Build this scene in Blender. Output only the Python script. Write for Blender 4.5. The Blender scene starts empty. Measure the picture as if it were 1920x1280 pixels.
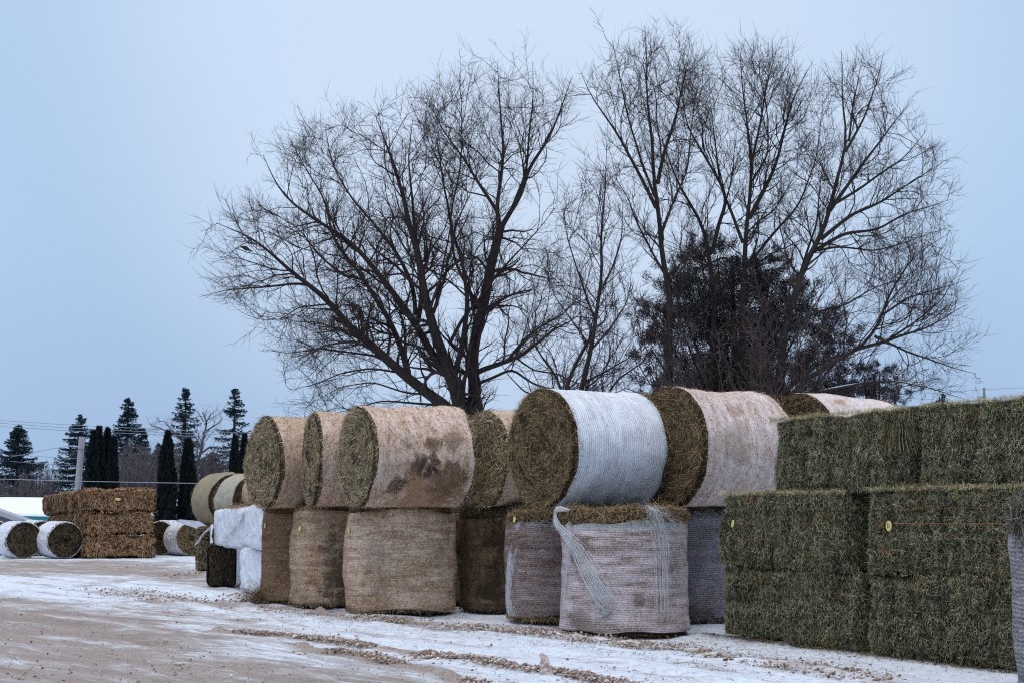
import bpy, math
import numpy as np
from mathutils import Matrix, Vector
R = math.radians
SC = bpy.context.scene
COL = SC.collection

# ------------------------------------------------------------------ camera, world, sun, exposure
F = 2880.0; CX, CY = 960.0, 640.0; CAMH = 1.4
PITCH = math.atan(320.0 / F)
cam_d = bpy.data.cameras.new('camera'); cam = bpy.data.objects.new('camera', cam_d); COL.objects.link(cam)
cam.location = (0, 0, CAMH); cam.rotation_euler = (math.pi/2 + PITCH, 0, 0)
cam_d.sensor_width = 36; cam_d.lens = 36*F/1920; cam_d.clip_start = .1; cam_d.clip_end = 3000
SC.camera = cam
SUN_EL, SUN_AZ = R(76), R(200)            # azimuth clockwise from +Y
SUN_DIR = Vector((math.sin(SUN_AZ)*math.cos(SUN_EL), math.cos(SUN_AZ)*math.cos(SUN_EL), math.sin(SUN_EL)))
w = bpy.data.worlds.new('World'); SC.world = w; w.use_nodes = True
def world():
    nt = w.node_tree; N = nt.nodes; L = nt.links; N.clear()
    out = N.new('ShaderNodeOutputWorld'); bg = N.new('ShaderNodeBackground'); bg.inputs[1].default_value = 1
    sky = N.new('ShaderNodeTexSky'); sky.sky_type = 'NISHITA'; sky.sun_disc = False
    sky.sun_elevation = SUN_EL; sky.sun_rotation = SUN_AZ; sky.dust_density = 4; sky.air_density = 1.5
    sc = N.new('ShaderNodeVectorMath'); sc.operation = 'SCALE'; sc.inputs['Scale'].default_value = .06
    L.new(sky.outputs[0], sc.inputs[0])
    geo = N.new('ShaderNodeTexCoord'); sep = N.new('ShaderNodeSeparateXYZ'); L.new(geo.outputs['Generated'], sep.inputs[0])
    ramp = N.new('ShaderNodeValToRGB'); L.new(sep.outputs['Z'], ramp.inputs[0])
    st = [(0.0, (.375,.545,.80)), (.06, (.41,.58,.84)), (.17, (.46,.635,.89)), (.30, (.48,.645,.89)), (1, (.50,.64,.84))]
    e = ramp.color_ramp.elements
    while len(e) < len(st): e.new(.5)
    for q, (p, c) in zip(e, st): q.position = p; q.color = (*c, 1)
    # bright glow mixed into the sky colour low ahead, away from the sun
    dot = N.new('ShaderNodeVectorMath'); dot.operation = 'DOT_PRODUCT'; L.new(geo.outputs['Generated'], dot.inputs[0])
    g = Vector((math.sin(R(1))*math.cos(R(17)), math.cos(R(1))*math.cos(R(17)), math.sin(R(17)))); dot.inputs[1].default_value = g
    mr = N.new('ShaderNodeMapRange'); mr.inputs[1].default_value = .945; mr.inputs[2].default_value = 1.0
    mr.inputs[3].default_value = 0; mr.inputs[4].default_value = 1; mr.interpolation_type = 'SMOOTHSTEP'; L.new(dot.outputs['Value'], mr.inputs[0])
    mx = N.new('ShaderNodeMix'); mx.data_type = 'RGBA'; L.new(mr.outputs[0], mx.inputs[0]); L.new(ramp.outputs[0], mx.inputs[6]); mx.inputs[7].default_value = (.665,.80,1.0,1)
    nz = N.new('ShaderNodeTexNoise'); nz.inputs['Scale'].default_value = 2.2; nz.inputs['Detail'].default_value = 3; L.new(geo.outputs['Generated'], nz.inputs[0])
    m2 = N.new('ShaderNodeMapRange'); m2.inputs[3].default_value = .95; m2.inputs[4].default_value = 1.05; m2.inputs[1].default_value=.3; m2.inputs[2].default_value=.7; L.new(nz.outputs[0], m2.inputs[0])
    s2 = N.new('ShaderNodeVectorMath'); s2.operation = 'SCALE'; L.new(mx.outputs[2], s2.inputs[0]); L.new(m2.outputs[0], s2.inputs['Scale'])
    fm = N.new('ShaderNodeMix'); fm.data_type = 'RGBA'; fm.inputs[0].default_value = .93; L.new(sc.outputs[0], fm.inputs[6]); L.new(s2.outputs[0], fm.inputs[7])
    L.new(fm.outputs[2], bg.inputs[0]); L.new(bg.outputs[0], out.inputs[0])
world()
sl = bpy.data.lights.new('sun', 'SUN'); sl.energy = 2.1; sl.angle = R(45); sl.color = (1, .93, .87)
so = bpy.data.objects.new('sun', sl); COL.objects.link(so); so.rotation_euler = (-SUN_DIR).to_track_quat('-Z', 'Y').to_euler(); so.location = (0, 0, 40)
SC.view_settings.view_transform = 'Standard'; SC.view_settings.look = 'None'; SC.view_settings.exposure = 0; SC.view_settings.gamma = 1
SC.render.engine = 'CYCLES'; SC.cycles.max_bounces = 5; SC.cycles.diffuse_bounces = 3; SC.cycles.transparent_max_bounces = 8; SC.cycles.use_denoising = False; SC.cycles.filter_width = 1.15

# ------------------------------------------------------------------ pixel rays of the photograph (1920x1280) -> places
SP, CP = math.sin(PITCH), math.cos(PITCH)
def ray(px, py):
    u = (px-CX)/F; v = -(py-CY)/F
    return np.array([u, CP - v*SP, SP + v*CP])
def at(px, py, Y):
    d = ray(px, py); return np.array([0, 0, CAMH]) + d*(Y/d[1])
def ground(px, py):
    d = ray(px, py); return np.array([0, 0, CAMH]) + d*(-CAMH/d[2])
def xat(px, Y):                      # X of a column at eye height
    return at(px, 960, Y)[0]

# ------------------------------------------------------------------ mesh helpers
class Geo:
    def __init__(s): s.V = []; s.F = []; s.T = []; s.M = []; s.n = 0
    def add(s, V, Fa, tint=.2, mi=0):
        V = np.asarray(V, np.float32).reshape(-1, 3); Fa = np.asarray(Fa, np.int64)
        t = np.full(len(V), tint, np.float32) if np.isscalar(tint) else np.asarray(tint, np.float32)
        s.V.append(V); s.F.append(Fa + s.n); s.T.append(t); s.M.append(np.full(len(Fa), mi, np.int32)); s.n += len(V)
    def build(s, name, mats, parent=None, smooth=True):
        me = bpy.data.meshes.new(name); V = np.concatenate(s.V)
        me.vertices.add(len(V)); me.vertices.foreach_set('co', V.ravel())
        loops = np.concatenate([f.ravel() for f in s.F]).astype(np.int32)
        tot = np.concatenate([np.full(len(f), f.shape[1], np.int32) for f in s.F])
        start = np.concatenate([[0], np.cumsum(tot)[:-1]]).astype(np.int32)
        me.loops.add(len(loops)); me.loops.foreach_set('vertex_index', loops)
        me.polygons.add(len(tot)); me.polygons.foreach_set('loop_start', start)
        try: me.polygons.foreach_set('loop_total', tot)
        except Exception: pass
        me.polygons.foreach_set('material_index', np.concatenate(s.M))
        me.polygons.foreach_set('use_smooth', np.full(len(tot), smooth))
        a = me.attributes.new('tint', 'FLOAT', 'POINT'); a.data.foreach_set('value', np.concatenate(s.T))
        for m in (mats if isinstance(mats, (list, tuple)) else [mats]): me.materials.append(m)
        me.update(calc_edges=True); me.validate()
        o = bpy.data.objects.new(name, me); COL.objects.link(o)
        if parent: o.parent = parent
        return o
def thing(name, label, cat, M=None, group=None):
    o = bpy.data.objects.new(name, None); COL.objects.link(o); o.empty_display_size = .3
    if M is not None: o.matrix_world = M
    return tag(o, label, cat, group)
def tag(o, label, cat, group=None, kind=None):
    o['label'] = label; o['category'] = cat
    if group: o['group'] = group
    if kind: o['kind'] = kind
    return o
def frame(loc, X, Y, Z):
    m = Matrix.Identity(4)
    for i, a in enumerate((X, Y, Z)):
        a = Vector(a).normalized()
        for k in range(3): m[k][i] = a[k]
    for k in range(3): m[k][3] = float(loc[k])
    return m
def nrm(a): return a/np.maximum(np.linalg.norm(a, axis=-1, keepdims=True), 1e-9)
def wob(P, seed, freq, n=8):
    r = np.random.RandomState(seed); k = r.normal(size=(n, 3))*freq; ph = r.uniform(0, 6.28, n)
    return np.sin(P @ k.T + ph).sum(1)/math.sqrt(n)
def wob2(P, seed, freq):   # a few octaves
    return wob(P, seed, freq) + .5*wob(P, seed+1, freq*2.3) + .25*wob(P, seed+2, freq*5)
def tubes(G, P, rad, sides=3, tint=.3, mi=0):
    """P (N,K,3) centre lines, rad (N,K)."""
    N, K, _ = P.shape
    T = np.empty_like(P); T[:, 1:-1] = P[:, 2:]-P[:, :-2]; T[:, 0] = P[:, 1]-P[:, 0]; T[:, -1] = P[:, -1]-P[:, -2]
    T = nrm(T); ref = np.where(np.abs(T[:, :1, 2:3]) > .9, np.array([1., 0, 0]), np.array([0, 0, 1.]))
    A = nrm(np.cross(T, np.broadcast_to(ref, T.shape))); B = np.cross(T, A)
    an = np.arange(sides)*2*math.pi/sides
    V = P[:, :, None] + rad[:, :, None, None]*(A[:, :, None]*np.cos(an)[None, None, :, None] + B[:, :, None]*np.sin(an)[None, None, :, None])
    base = (np.arange(N)*K*sides)[:, None, None]; k = np.arange(K-1)[None, :, None]; q = np.arange(sides)[None, None, :]
    a = base+k*sides+q; b = base+k*sides+(q+1) % sides
    Fq = np.stack([a, b, b+sides, a+sides], -1).reshape(-1, 4)
    t = tint if np.isscalar(tint) else np.repeat(tint, K*sides)
    G.add(V.reshape(-1, 3), Fq, t, mi)
def tube1(G, pts, rad, sides=6, tint=.3, mi=0):
    pts = np.asarray(pts, float)[None]; r = np.full((1, pts.shape[1]), rad) if np.isscalar(rad) else np.asarray(rad, float)[None]
    tubes(G, pts, r, sides, tint, mi)
def resample(P, K):
    P = np.asarray(P, float); d = np.r_[0, np.cumsum(np.linalg.norm(np.diff(P, axis=0), axis=1))]
    t = np.linspace(0, d[-1], K); Q = np.stack([np.interp(t, d, P[:, i]) for i in range(P.shape[1])], 1)
    for _ in range(2): Q[1:-1] = .25*Q[:-2]+.5*Q[1:-1]+.25*Q[2:]
    return Q
def straws(G, P, N, rs, length=(.05, .14), width=.0035, lift=.3, bias=None, biasw=0, bend=.5, tint=(.2, 1.), mi=0):
    """bent ribbons lying on a surface; P points, N normals."""
    n = len(P)
    if n == 0: return
    D = rs.normal(size=(n, 3))
    if bias is not None: D = D*(1-biasw) + np.asarray(bias)*biasw*np.where(rs.rand(n, 1) < .5, 1, -1)*1.5
    D = D - N*(D*N).sum(1, keepdims=True); D = nrm(D)
    D = nrm(D + N*rs.uniform(0, lift, (n, 1)))
    Ln = rs.uniform(*length, n)[:, None]
    S = nrm(np.cross(D, N) + .5*rs.normal(size=(n, 3))*.6)
    P0 = P - D*Ln*.3
    mid = P0 + D*Ln*.5 + N*rs.uniform(.002, .012, (n, 1))
    D2 = nrm(D + S*rs.normal(0, bend, (n, 1)) - N*rs.uniform(0, lift, (n, 1)) - np.array([0, 0, .15]))
    end = mid + D2*Ln*.5 + N*.004
    wv = S*(width*rs.uniform(.6, 1.4, (n, 1))/2)
    V = np.stack([P0-wv, P0+wv, mid-wv, mid+wv, end-wv*.5, end+wv*.5], 1)
    b = (np.arange(n)*6)[:, None]
    Fq = np.concatenate([b+np.array([0, 1, 3, 2]), b+np.array([2, 3, 5, 4])])
    t = tint[0]+(tint[1]-tint[0])*rs.uniform(0, 1, n)**1.6
    G.add(V.reshape(-1, 3), Fq, np.repeat(t, 6), mi)

# ------------------------------------------------------------------ materials
class NT:
    def __init__(s, name):
        s.m = bpy.data.materials.new(name); s.m.use_nodes = True; s.nt = s.m.node_tree; s.N = s.nt.nodes; s.L = s.nt.links
        s.b = s.N['Principled BSDF']; s.b.inputs['Roughness'].default_value = .85; s.b.inputs['Specular IOR Level'].default_value = .2
    def node(s, t, **k):
        n = s.N.new(t)
        for a, v in k.items(): setattr(n, a, v)
        return n
    def con(s, x, sock):
        if hasattr(x, 'is_output') or isinstance(x, bpy.types.NodeSocket): s.L.new(x, sock)
        elif isinstance(x, (tuple, list)) and len(x) == 3 and sock.type == 'RGBA': sock.default_value = (*x, 1)
        else: sock.default_value = x
    def math(s, op, a, b=0, c=None, clamp=False):
        n = s.node('ShaderNodeMath', operation=op, use_clamp=clamp); s.con(a, n.inputs[0]); s.con(b, n.inputs[1])
        if c is not None: s.con(c, n.inputs[2])
        return n.outputs[0]
    def mix(s, f, a, b, blend='MIX'):
        n = s.node('ShaderNodeMix', data_type='RGBA', blend_type=blend); s.con(f, n.inputs[0]); s.con(a, n.inputs[6]); s.con(b, n.inputs[7]); return n.outputs[2]
    def coord(s, which='Object', scale=(1, 1, 1), rot=(0, 0, 0)):
        t = s.node('ShaderNodeTexCoord'); m = s.node('ShaderNodeMapping'); m.inputs['Scale'].default_value = scale; m.inputs['Rotation'].default_value = rot
        s.L.new(t.outputs[which], m.inputs[0]); return m.outputs[0]
    def noise(s, vec, scale, detail=3, rough=.55, dist=0):
        n = s.node('ShaderNodeTexNoise'); s.L.new(vec, n.inputs['Vector']); n.inputs['Scale'].default_value = scale; n.inputs['Detail'].default_value = detail
        n.inputs['Roughness'].default_value = rough; n.inputs['Distortion'].default_value = dist; return n.outputs[0]
    def mr(s, x, a, b, c=0, d=1, smooth=False):
        n = s.node('ShaderNodeMapRange'); n.clamp = True
        if smooth: n.interpolation_type = 'SMOOTHSTEP'
        s.con(x, n.inputs[0])
        for i, v in zip((1, 2, 3, 4), (a, b, c, d)): n.inputs[i].default_value = v
        return n.outputs[0]
    def ramp(s, f, stops):
        n = s.node('ShaderNodeValToRGB'); s.con(f, n.inputs[0]); e = n.color_ramp.elements
        while len(e) < len(stops): e.new(.5)
        for q, (p, c) in zip(e, stops): q.position = p; q.color = (*c, 1)
        return n.outputs[0]
    def attr(s, name='tint'):
        n = s.node('ShaderNodeAttribute'); n.attribute_name = name; return n.outputs['Fac']
    def bump(s, h, strength=.4, dist=.01):
        n = s.node('ShaderNodeBump'); n.inputs['Strength'].default_value = strength; n.inputs['Distance'].default_value = dist
        s.L.new(h, n.inputs['Height']); s.L.new(n.outputs[0], s.b.inputs['Normal'])
    def col(s, c): s.con(c, s.b.inputs['Base Color'])

def hay_mat(name, dark, mid, light, patch=None, pamt=.5, seed=0, stretch=(1, 1, 1), fine=70, grn=.15, flake=0):
    t = NT(name); v = t.coord(); a = t.attr()
    vs = t.coord(scale=stretch)
    n1 = t.noise(vs, fine, 4, .7); n2 = t.noise(v, 3.1+seed*.13, 4, .6, .5)
    x = t.math('ADD', a, t.math('MULTIPLY', t.math('SUBTRACT', n1, .5), 1.1))
    x = t.math('ADD', x, t.math('MULTIPLY', t.math('SUBTRACT', n2, .5), .35))
    c = t.ramp(x, [(.0, tuple(d*.3 for d in dark)), (.16, dark), (.48, mid), (.88, light)])
    hs = t.math('SINE', t.math('MULTIPLY', a, 411.)); c = t.mix(t.mr(hs, .2, 1, 0, .45), c, (.95, .72, .50), 'MULTIPLY'); c = t.mix(t.mr(hs, -.2, -1, 0, grn), c, (.80, 1.0, .85), 'MULTIPLY')
    if patch: c = t.mix(t.math('MULTIPLY', t.mr(n2, .48, .66, 0, 1, True), pamt), c, patch, 'MULTIPLY')
    if flake:
        fl = t.noise(t.coord(scale=(9, 1, .6)), 1., 4, .7); fh = t.noise(t.coord(scale=(.5, .5, 7)), 1., 4, .7); q = t.math('ADD', t.mr(fl, .35, .65, -flake, flake*.6), t.mr(fh, .35, .65, -flake, flake*.6))
        c = t.mix(1., c, t.ramp(t.math('ADD', q, .5), [(0, (.35, .35, .32)), (.5, (1, 1, 1)), (1, (1.0, .93, .80))]), 'MULTIPLY')
    t.col(c); t.bump(n1, .6, .015); return t.m

STN = {}
def net_mat(name, u1, u2, net, base=.4, amp=.5, spacing=.03, patch=.5, stains=(), teal=None, seed=0, thin=.2, contrast=1.0, grain=1.):
    """net wrap over hay: threads run round the bale, spaced along its axis (object Z)."""
    t = NT(name); v = t.coord(); o = t.node('ShaderNodeSeparateXYZ'); t.L.new(v, o.inputs[0])
    mv = t.node('ShaderNodeVectorMath', operation='ADD'); t.L.new(v, mv.inputs[0]); mv.inputs[1].default_value = (seed*3.1, seed*1.7, 0)
    v2 = mv.outputs[0]
    fine = t.noise(v2, 62, 4, .8); med = t.noise(v2, 14, 4, .65); big = t.noise(v2, 2.3, 4, .6, .6)
    circ = t.node('ShaderNodeMapping'); circ.inputs['Scale'].default_value = (1.2, 1.2, 9); t.L.new(v2, circ.inputs[0])
    band = t.noise(circ.outputs[0], 1.6, 3, .6)
    under = t.mix(t.mr(t.math('ADD', t.math('MULTIPLY', fine, .7*contrast), t.math('MULTIPLY', med, .3)), .40, .60), u1, u2)
    under = t.mix(t.mr(big, .42, .62, 0, .55), under, tuple(c*.62 for c in u2))
    z = t.math('ADD', o.outputs['Z'], t.math('MULTIPLY', t.noise(v2, 2.2, 2), .06))
    z = t.math('ADD', z, t.math('MULTIPLY', med, .022))
    s = t.math('SINE', t.math('MULTIPLY', z, 2*math.pi/spacing))
    thr = t.math('MULTIPLY', t.mr(s, -.4, .8), t.mr(t.noise(v2, 26, 3, .7), .38, .56, .25, 1))
    cover = t.math('ADD', base, t.math('MULTIPLY', t.math('MULTIPLY', thr, amp), t.mr(fine, .3, .6, .35, 1)))
    cover = t.math('ADD', cover, t.math('MULTIPLY', t.math('SUBTRACT', big, .5), patch*1.3))
    cover = t.math('ADD', cover, t.math('MULTIPLY', t.math('SUBTRACT', band, .5), patch*2.4))
    cover = t.math('ADD', cover, t.math('MULTIPLY', t.math('SUBTRACT', fine, .5), thin*4.5), clamp=True)
    c = t.mix(cover, under, net)
    if teal: c = t.mix(t.math('MULTIPLY', t.mr(o.outputs['Z'], teal[0], teal[0]+.03), teal[2]), c, teal[1])
    g1 = t.noise(v2, 88, 2, .9); g2 = t.noise(v2, 33, 3, .8)
    c = t.mix(t.mr(g1, .56, .64, 0, .5*grain), c, tuple(min(1, x*1.35) for x in net)); c = t.mix(t.mr(g1, .44, .36, 0, .75*grain), c, tuple(x*.45 for x in u1)); c = t.mix(t.mr(g2, .45, .36, 0, .45*grain), c, u1)
    for (cx, cy, cz), rr, colr, st in sorted(stains, key=lambda q: -q[2][0]):
        d = t.node('ShaderNodeVectorMath', operation='DISTANCE'); t.L.new(v, d.inputs[0]); d.inputs[1].default_value = (cx, cy, cz)
        dd = t.math('ADD', d.outputs['Value'], t.math('MULTIPLY', t.math('SUBTRACT', t.noise(v2, 4.5, 4, .65, .8), .5), rr*2.2))
        m = t.math('MULTIPLY', t.mr(dd, rr*.55, rr*1.15, 1, 0, True), min(1, st*1.1))
        m = t.math('MULTIPLY', m, t.mr(g1, .36, .62, 1, .72))
        c = t.mix(m, c, colr)
    t.col(c); t.bump(t.math('ADD', t.math('MULTIPLY', thr, .5), fine), .5, .012); STN[t.m.name] = stains
    return t.m

def plain(name, c, rough=.6, var=.25, scale=20, bump=.2):
    t = NT(name); n = t.noise(t.coord(), scale, 4)
    t.col(t.mix(n, tuple(x*(1-var) for x in c), tuple(min(1, x*(1+var)) for x in c))); t.b.inputs['Roughness'].default_value = rough
    if bump: t.bump(n, bump)
    return t.m

BRN = (.10, .06, .035)
M_green = hay_mat('green_hay', (.015, .018, .010), (.12, .124, .064), (.80, .70, .46), patch=(.75, .62, .48), pamt=.8, grn=.45, flake=.28)
M_olive = hay_mat('olive_hay', (.045, .032, .018), (.33, .25, .145), (.88, .71, .48), patch=(.85, .85, .75), seed=1, grn=.15)
M_tanhay = hay_mat('tan_hay', (.035, .022, .012), (.20, .13, .07), (.55, .40, .23), seed=2)
M_palehay = hay_mat('pale_hay', (.07, .05, .027), (.42, .32, .185), (.95, .80, .54), seed=8)
M_chaff = hay_mat('chaff_on_net', (.17, .095, .052), (.56, .35, .21), (1., .78, .58), seed=9)
M_chaffd = hay_mat('dark_chaff_on_net', (.05, .03, .018), (.24, .15, .09), (.60, .43, .29), seed=10)
M_brnhay = hay_mat('brown_hay', (.028, .017, .009), (.13, .075, .034), (.36, .235, .11), seed=3)
M_goldhay = hay_mat('golden_hay', (.03, .018, .010), (.19, .12, .06), (.58, .42, .24), seed=4)
M_rust = hay_mat('rust_hay', (.045, .024, .012), (.40, .225, .115), (.74, .48, .28), seed=5, fine=25)
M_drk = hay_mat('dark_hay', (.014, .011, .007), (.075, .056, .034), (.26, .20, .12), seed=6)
M_greyhay = hay_mat('grey_hay', (.02, .018, .013), (.10, .09, .07), (.34, .30, .25), seed=7)
M_white = plain('white_wrap', (.72, .73, .77), .35, .08, 5)
M_netw = plain('white_net', (.80, .81, .84), .7, .12, 60)
M_yellow = plain('yellow_plastic', (.74, .62, .22), .4, .1, 30, 0)
M_ink = plain('dark_ink', (.05, .045, .03), .6, .1, 30, 0)
M_twine = plain('orange_twine', (.42, .16, .08), .7, .3, 80, 0)

# ------------------------------------------------------------------ bales
def shell(r, h, edge, n=96, m=40, seed=0, lump=.02, sag=0., up=None, z0=0., ends=False, ridge=0.):
    """closed barrel of radius r from z0 to z0+h, rounded at its edges; sag flattens the side -up."""
    prof = []
    for a in np.linspace(0, math.pi/2, 7): prof.append((r-edge+edge*math.sin(a), edge-edge*math.cos(a)))
    for z in np.linspace(edge, h-edge, m)[1:-1]: prof.append((r, z))
    for a in np.linspace(math.pi/2, 0, 7): prof.append((r-edge+edge*math.sin(a), h-edge+edge*math.cos(a)))
    if ends:
        inner = [(rr, None) for rr in np.linspace(0.02, r-edge, 26)[:-1]]
        prof = [(rr, 0.) for rr, _ in inner] + prof + [(rr, h) for rr, _ in inner[::-1]]
    prof = np.array(prof); K = len(prof); th = np.arange(n)*2*math.pi/n
    Rr = prof[:, 0][:, None]; Z = np.repeat(prof[:, 1][:, None], n, 1)+z0
    P = np.stack([Rr*np.cos(th), Rr*np.sin(th), Z], -1).reshape(-1, 3)
    P = deform(P, r, h, seed, lump, sag, up)
    if ends and ridge:
        rad = np.hypot(P[:, 0], P[:, 1]); an = np.arctan2(P[:, 1], P[:, 0]); isend = np.repeat((np.arange(K) < 26) | (np.arange(K) >= K-26), n)
        dz = ridge*np.sin(rad*70+an+3*np.sin(an*2+seed)) + ridge*1.3*wob(P, seed+9, 14) + ridge*2*np.exp(-(rad/.1)**2)
        sg = np.where(P[:, 2] > z0+h/2, 1, -1); P[:, 2] += np.where(isend, dz*sg*np.clip((r-rad)/.08, 0, 1), 0)
    k = np.arange(K-1)[:, None]; q = np.arange(n)[None]; a = k*n+q; b = k*n+(q+1) % n
    Fq = np.stack([a, b, b+n, a+n], -1).reshape(-1, 4)
    return P, Fq, K, n
TAPER = {11: .05, 12: .07, 13: .055, 14: .03, 15: .04, 16: .03, 17: .03}
def deform(P, r, h, seed, lump, sag, up):
    P = P.copy(); P[:, :2] *= 1+TAPER.get(seed, 0)*(.45-P[:, 2:3]/h); rad = np.hypot(P[:, 0], P[:, 1])
    rd = np.stack([P[:, 0], P[:, 1], 0*rad], 1)/np.maximum(rad, .05)[:, None]
    P += rd*(lump*(wob(P, seed, 2.2)+.45*wob(P, seed+3, 6)+.25*wob(P, seed+5, 15)))[:, None]
    P[:, 2] += lump*.7*wob(P*np.array([1, 1, .3]), seed+7, 2.5)
    if sag:                                                   # lying on its side, +Y is up
        y = P[:, 1]; P[:, 0] *= 1+sag*.5*(1-np.abs(y)/r); lo = -r*(1-sag)
        P[:, 1] = np.where(y < lo, lo+(y-lo)*.15, y)
    return P
def cyl_pts(rs, n, r, z0, z1, th=None):
    t = rs.uniform(0, 2*math.pi, n) if th is None else rs.uniform(th[0], th[1], n)
    N = np.stack([np.cos(t), np.sin(t), 0*t], 1); P = N*r; P[:, 2] = rs.uniform(z0, z1, n); return P, N
def disc_pts(rs, n, r, z, sgn):
    t = rs.uniform(0, 2*math.pi, n); q = r*np.sqrt(rs.uniform(0, 1, n))
    P = np.stack([q*np.cos(t), q*np.sin(t), 0*t+z], 1); N = np.zeros((n, 3)); N[:, 2] = sgn; T = np.stack([-np.sin(t), np.cos(t), 0*t], 1); return P, N, T
def round_bale(label, M, r, h, hay, net, group, seed, core=None, wrap=None, ns=3500, fuzz=500, sag=0., lump=.02, edge=.09, name='round_bale', sw=.004, wrapmat2=None, side_hay=0, tagspec=None, shag=.35, slen=(.05, .15), chaff=0, cm=None, rim=0):
    rs = np.random.RandomState(seed)
    t = thing(name, label, 'hay bale', M, group)
    G = Geo(); c0, c1 = core or (0, h)
    P, Fq, K, n = shell(r-.012, c1-c0, edge, seed=seed, lump=lump, sag=sag, z0=c0, ends=True, ridge=.012)
    G.add(P, Fq, .12)
    for z, sg in ((c0, -1), (c1, 1)):
        p, N, T = disc_pts(rs, ns, r-edge*.6, z, sg); p2 = deform(p, r, h, seed, lump, sag, None)
        straws(G, p2+N*.004, N, rs, slen, sw*.8, shag, T, .5, .25)
    w0, w1 = wrap or (.05, h-.05)
    if fuzz:
        p, N = cyl_pts(rs, fuzz, r+.002, w0, w1); p = deform(p, r, h, seed, lump, sag, None); straws(G, p, N, rs, (.03, .09), sw*.8, .5, None, 0, .6, (.3, .9))
    for a, b in ((c0+.03, w0), (w1, c1-.03)):
        if b-a > .02:
            k = int(4500*(b-a)*2*math.pi*r); p, N = cyl_pts(rs, k, r-.008, a, b); p = deform(p, r, h, seed, lump, sag, None)
            straws(G, p, N, rs, (.05, .13), sw, .6, None, 0, .5)
    if side_hay:
        p, N = cyl_pts(rs, side_hay, r+.004, c0, c1); p = deform(p, r, h, seed, lump, sag, None); straws(G, p, N, rs, (.05, .13), sw, .3, None, 0, .5)
    if rim:
        a = rs.uniform(0, 2*math.pi, rim); N = nrm(np.stack([np.cos(a), np.sin(a), 0*a+.6], 1)); p = np.stack([(r-.05)*np.cos(a), (r-.05)*np.sin(a), np.full(rim, c1)+rs.normal(0, .012, rim)], 1)
        p = deform(p, r, h, seed, lump, sag, None); p[:, 2] += .03*wob(p, seed+2, 6); straws(G, p, N, rs, (.06, .2), sw, 1.1, None, 0, .6, (.3, 1.))
    G.build('hay_core', hay, t)
    G2 = Geo(); th = np.arange(112)*2*math.pi/112
    zz = np.concatenate([np.linspace(w0, w0+.06, 5), np.linspace(w0+.06, w1-.06, 44)[1:-1], np.linspace(w1-.06, w1, 5)])
    dz = np.minimum(zz-c0, c1-zz); rr = np.where(dz < edge, r-edge+np.sqrt(np.maximum(edge**2-(edge-dz)**2, 0)), r)
    P = np.stack([rr[:, None]*np.cos(th), rr[:, None]*np.sin(th), np.repeat(zz[:, None], 112, 1)], -1).reshape(-1, 3)
    P[:, 2] += np.where((P[:, 2] < w0+.01) | (P[:, 2] > w1-.01), .018*wob(P, seed+20, 6), 0)
    P = deform(P, r, h, seed, lump, sag, None)
    rad = np.hypot(P[:, 0], P[:, 1])[:, None]; P[:, :2] *= 1+.0005/np.maximum(rad, .1)
    P[:, :2] += .0035*np.stack([wob(P, seed+30, 20), wob(P, seed+31, 20)], 1)
    n = 112; K = len(zz); k = np.arange(K-1)[:, None]; q = np.arange(n)[None]; a = k*n+q; b = k*n+(q+1) % n
    G2.add(P, np.stack([a, b, b+n, a+n], -1).reshape(-1, 4), .2)
    if chaff:
        p, N = cyl_pts(rs, chaff, r+.001, w0+.03, w1-.03); p = deform(p, r, h, seed, lump, sag, None); T = np.stack([-N[:, 1], N[:, 0], 0*N[:, 0]], 1)
        m = np.zeros(len(p))
        for c_, r_, _, s_ in STN.get(net.name, ()): dd = np.linalg.norm(p-np.array(c_), axis=1)+r_*.45*(wob(p, 7, 7)+.5*wob(p, 8, 16)); m = np.maximum(m, s_*np.clip((r_*1.15-dd)/(r_*.6), 0, 1))
        kp = rs.rand(len(p)) > m*1.05; straws(G2, p[kp], N[kp], rs, (.03, .09), .003, .06, T[kp], .45, .25, (.1, 1.), 1)
    G2.build('net_wrap', [net, cm or M_chaff], t)
    if tagspec: add_tag(t, *tagspec)
    return t
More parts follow.
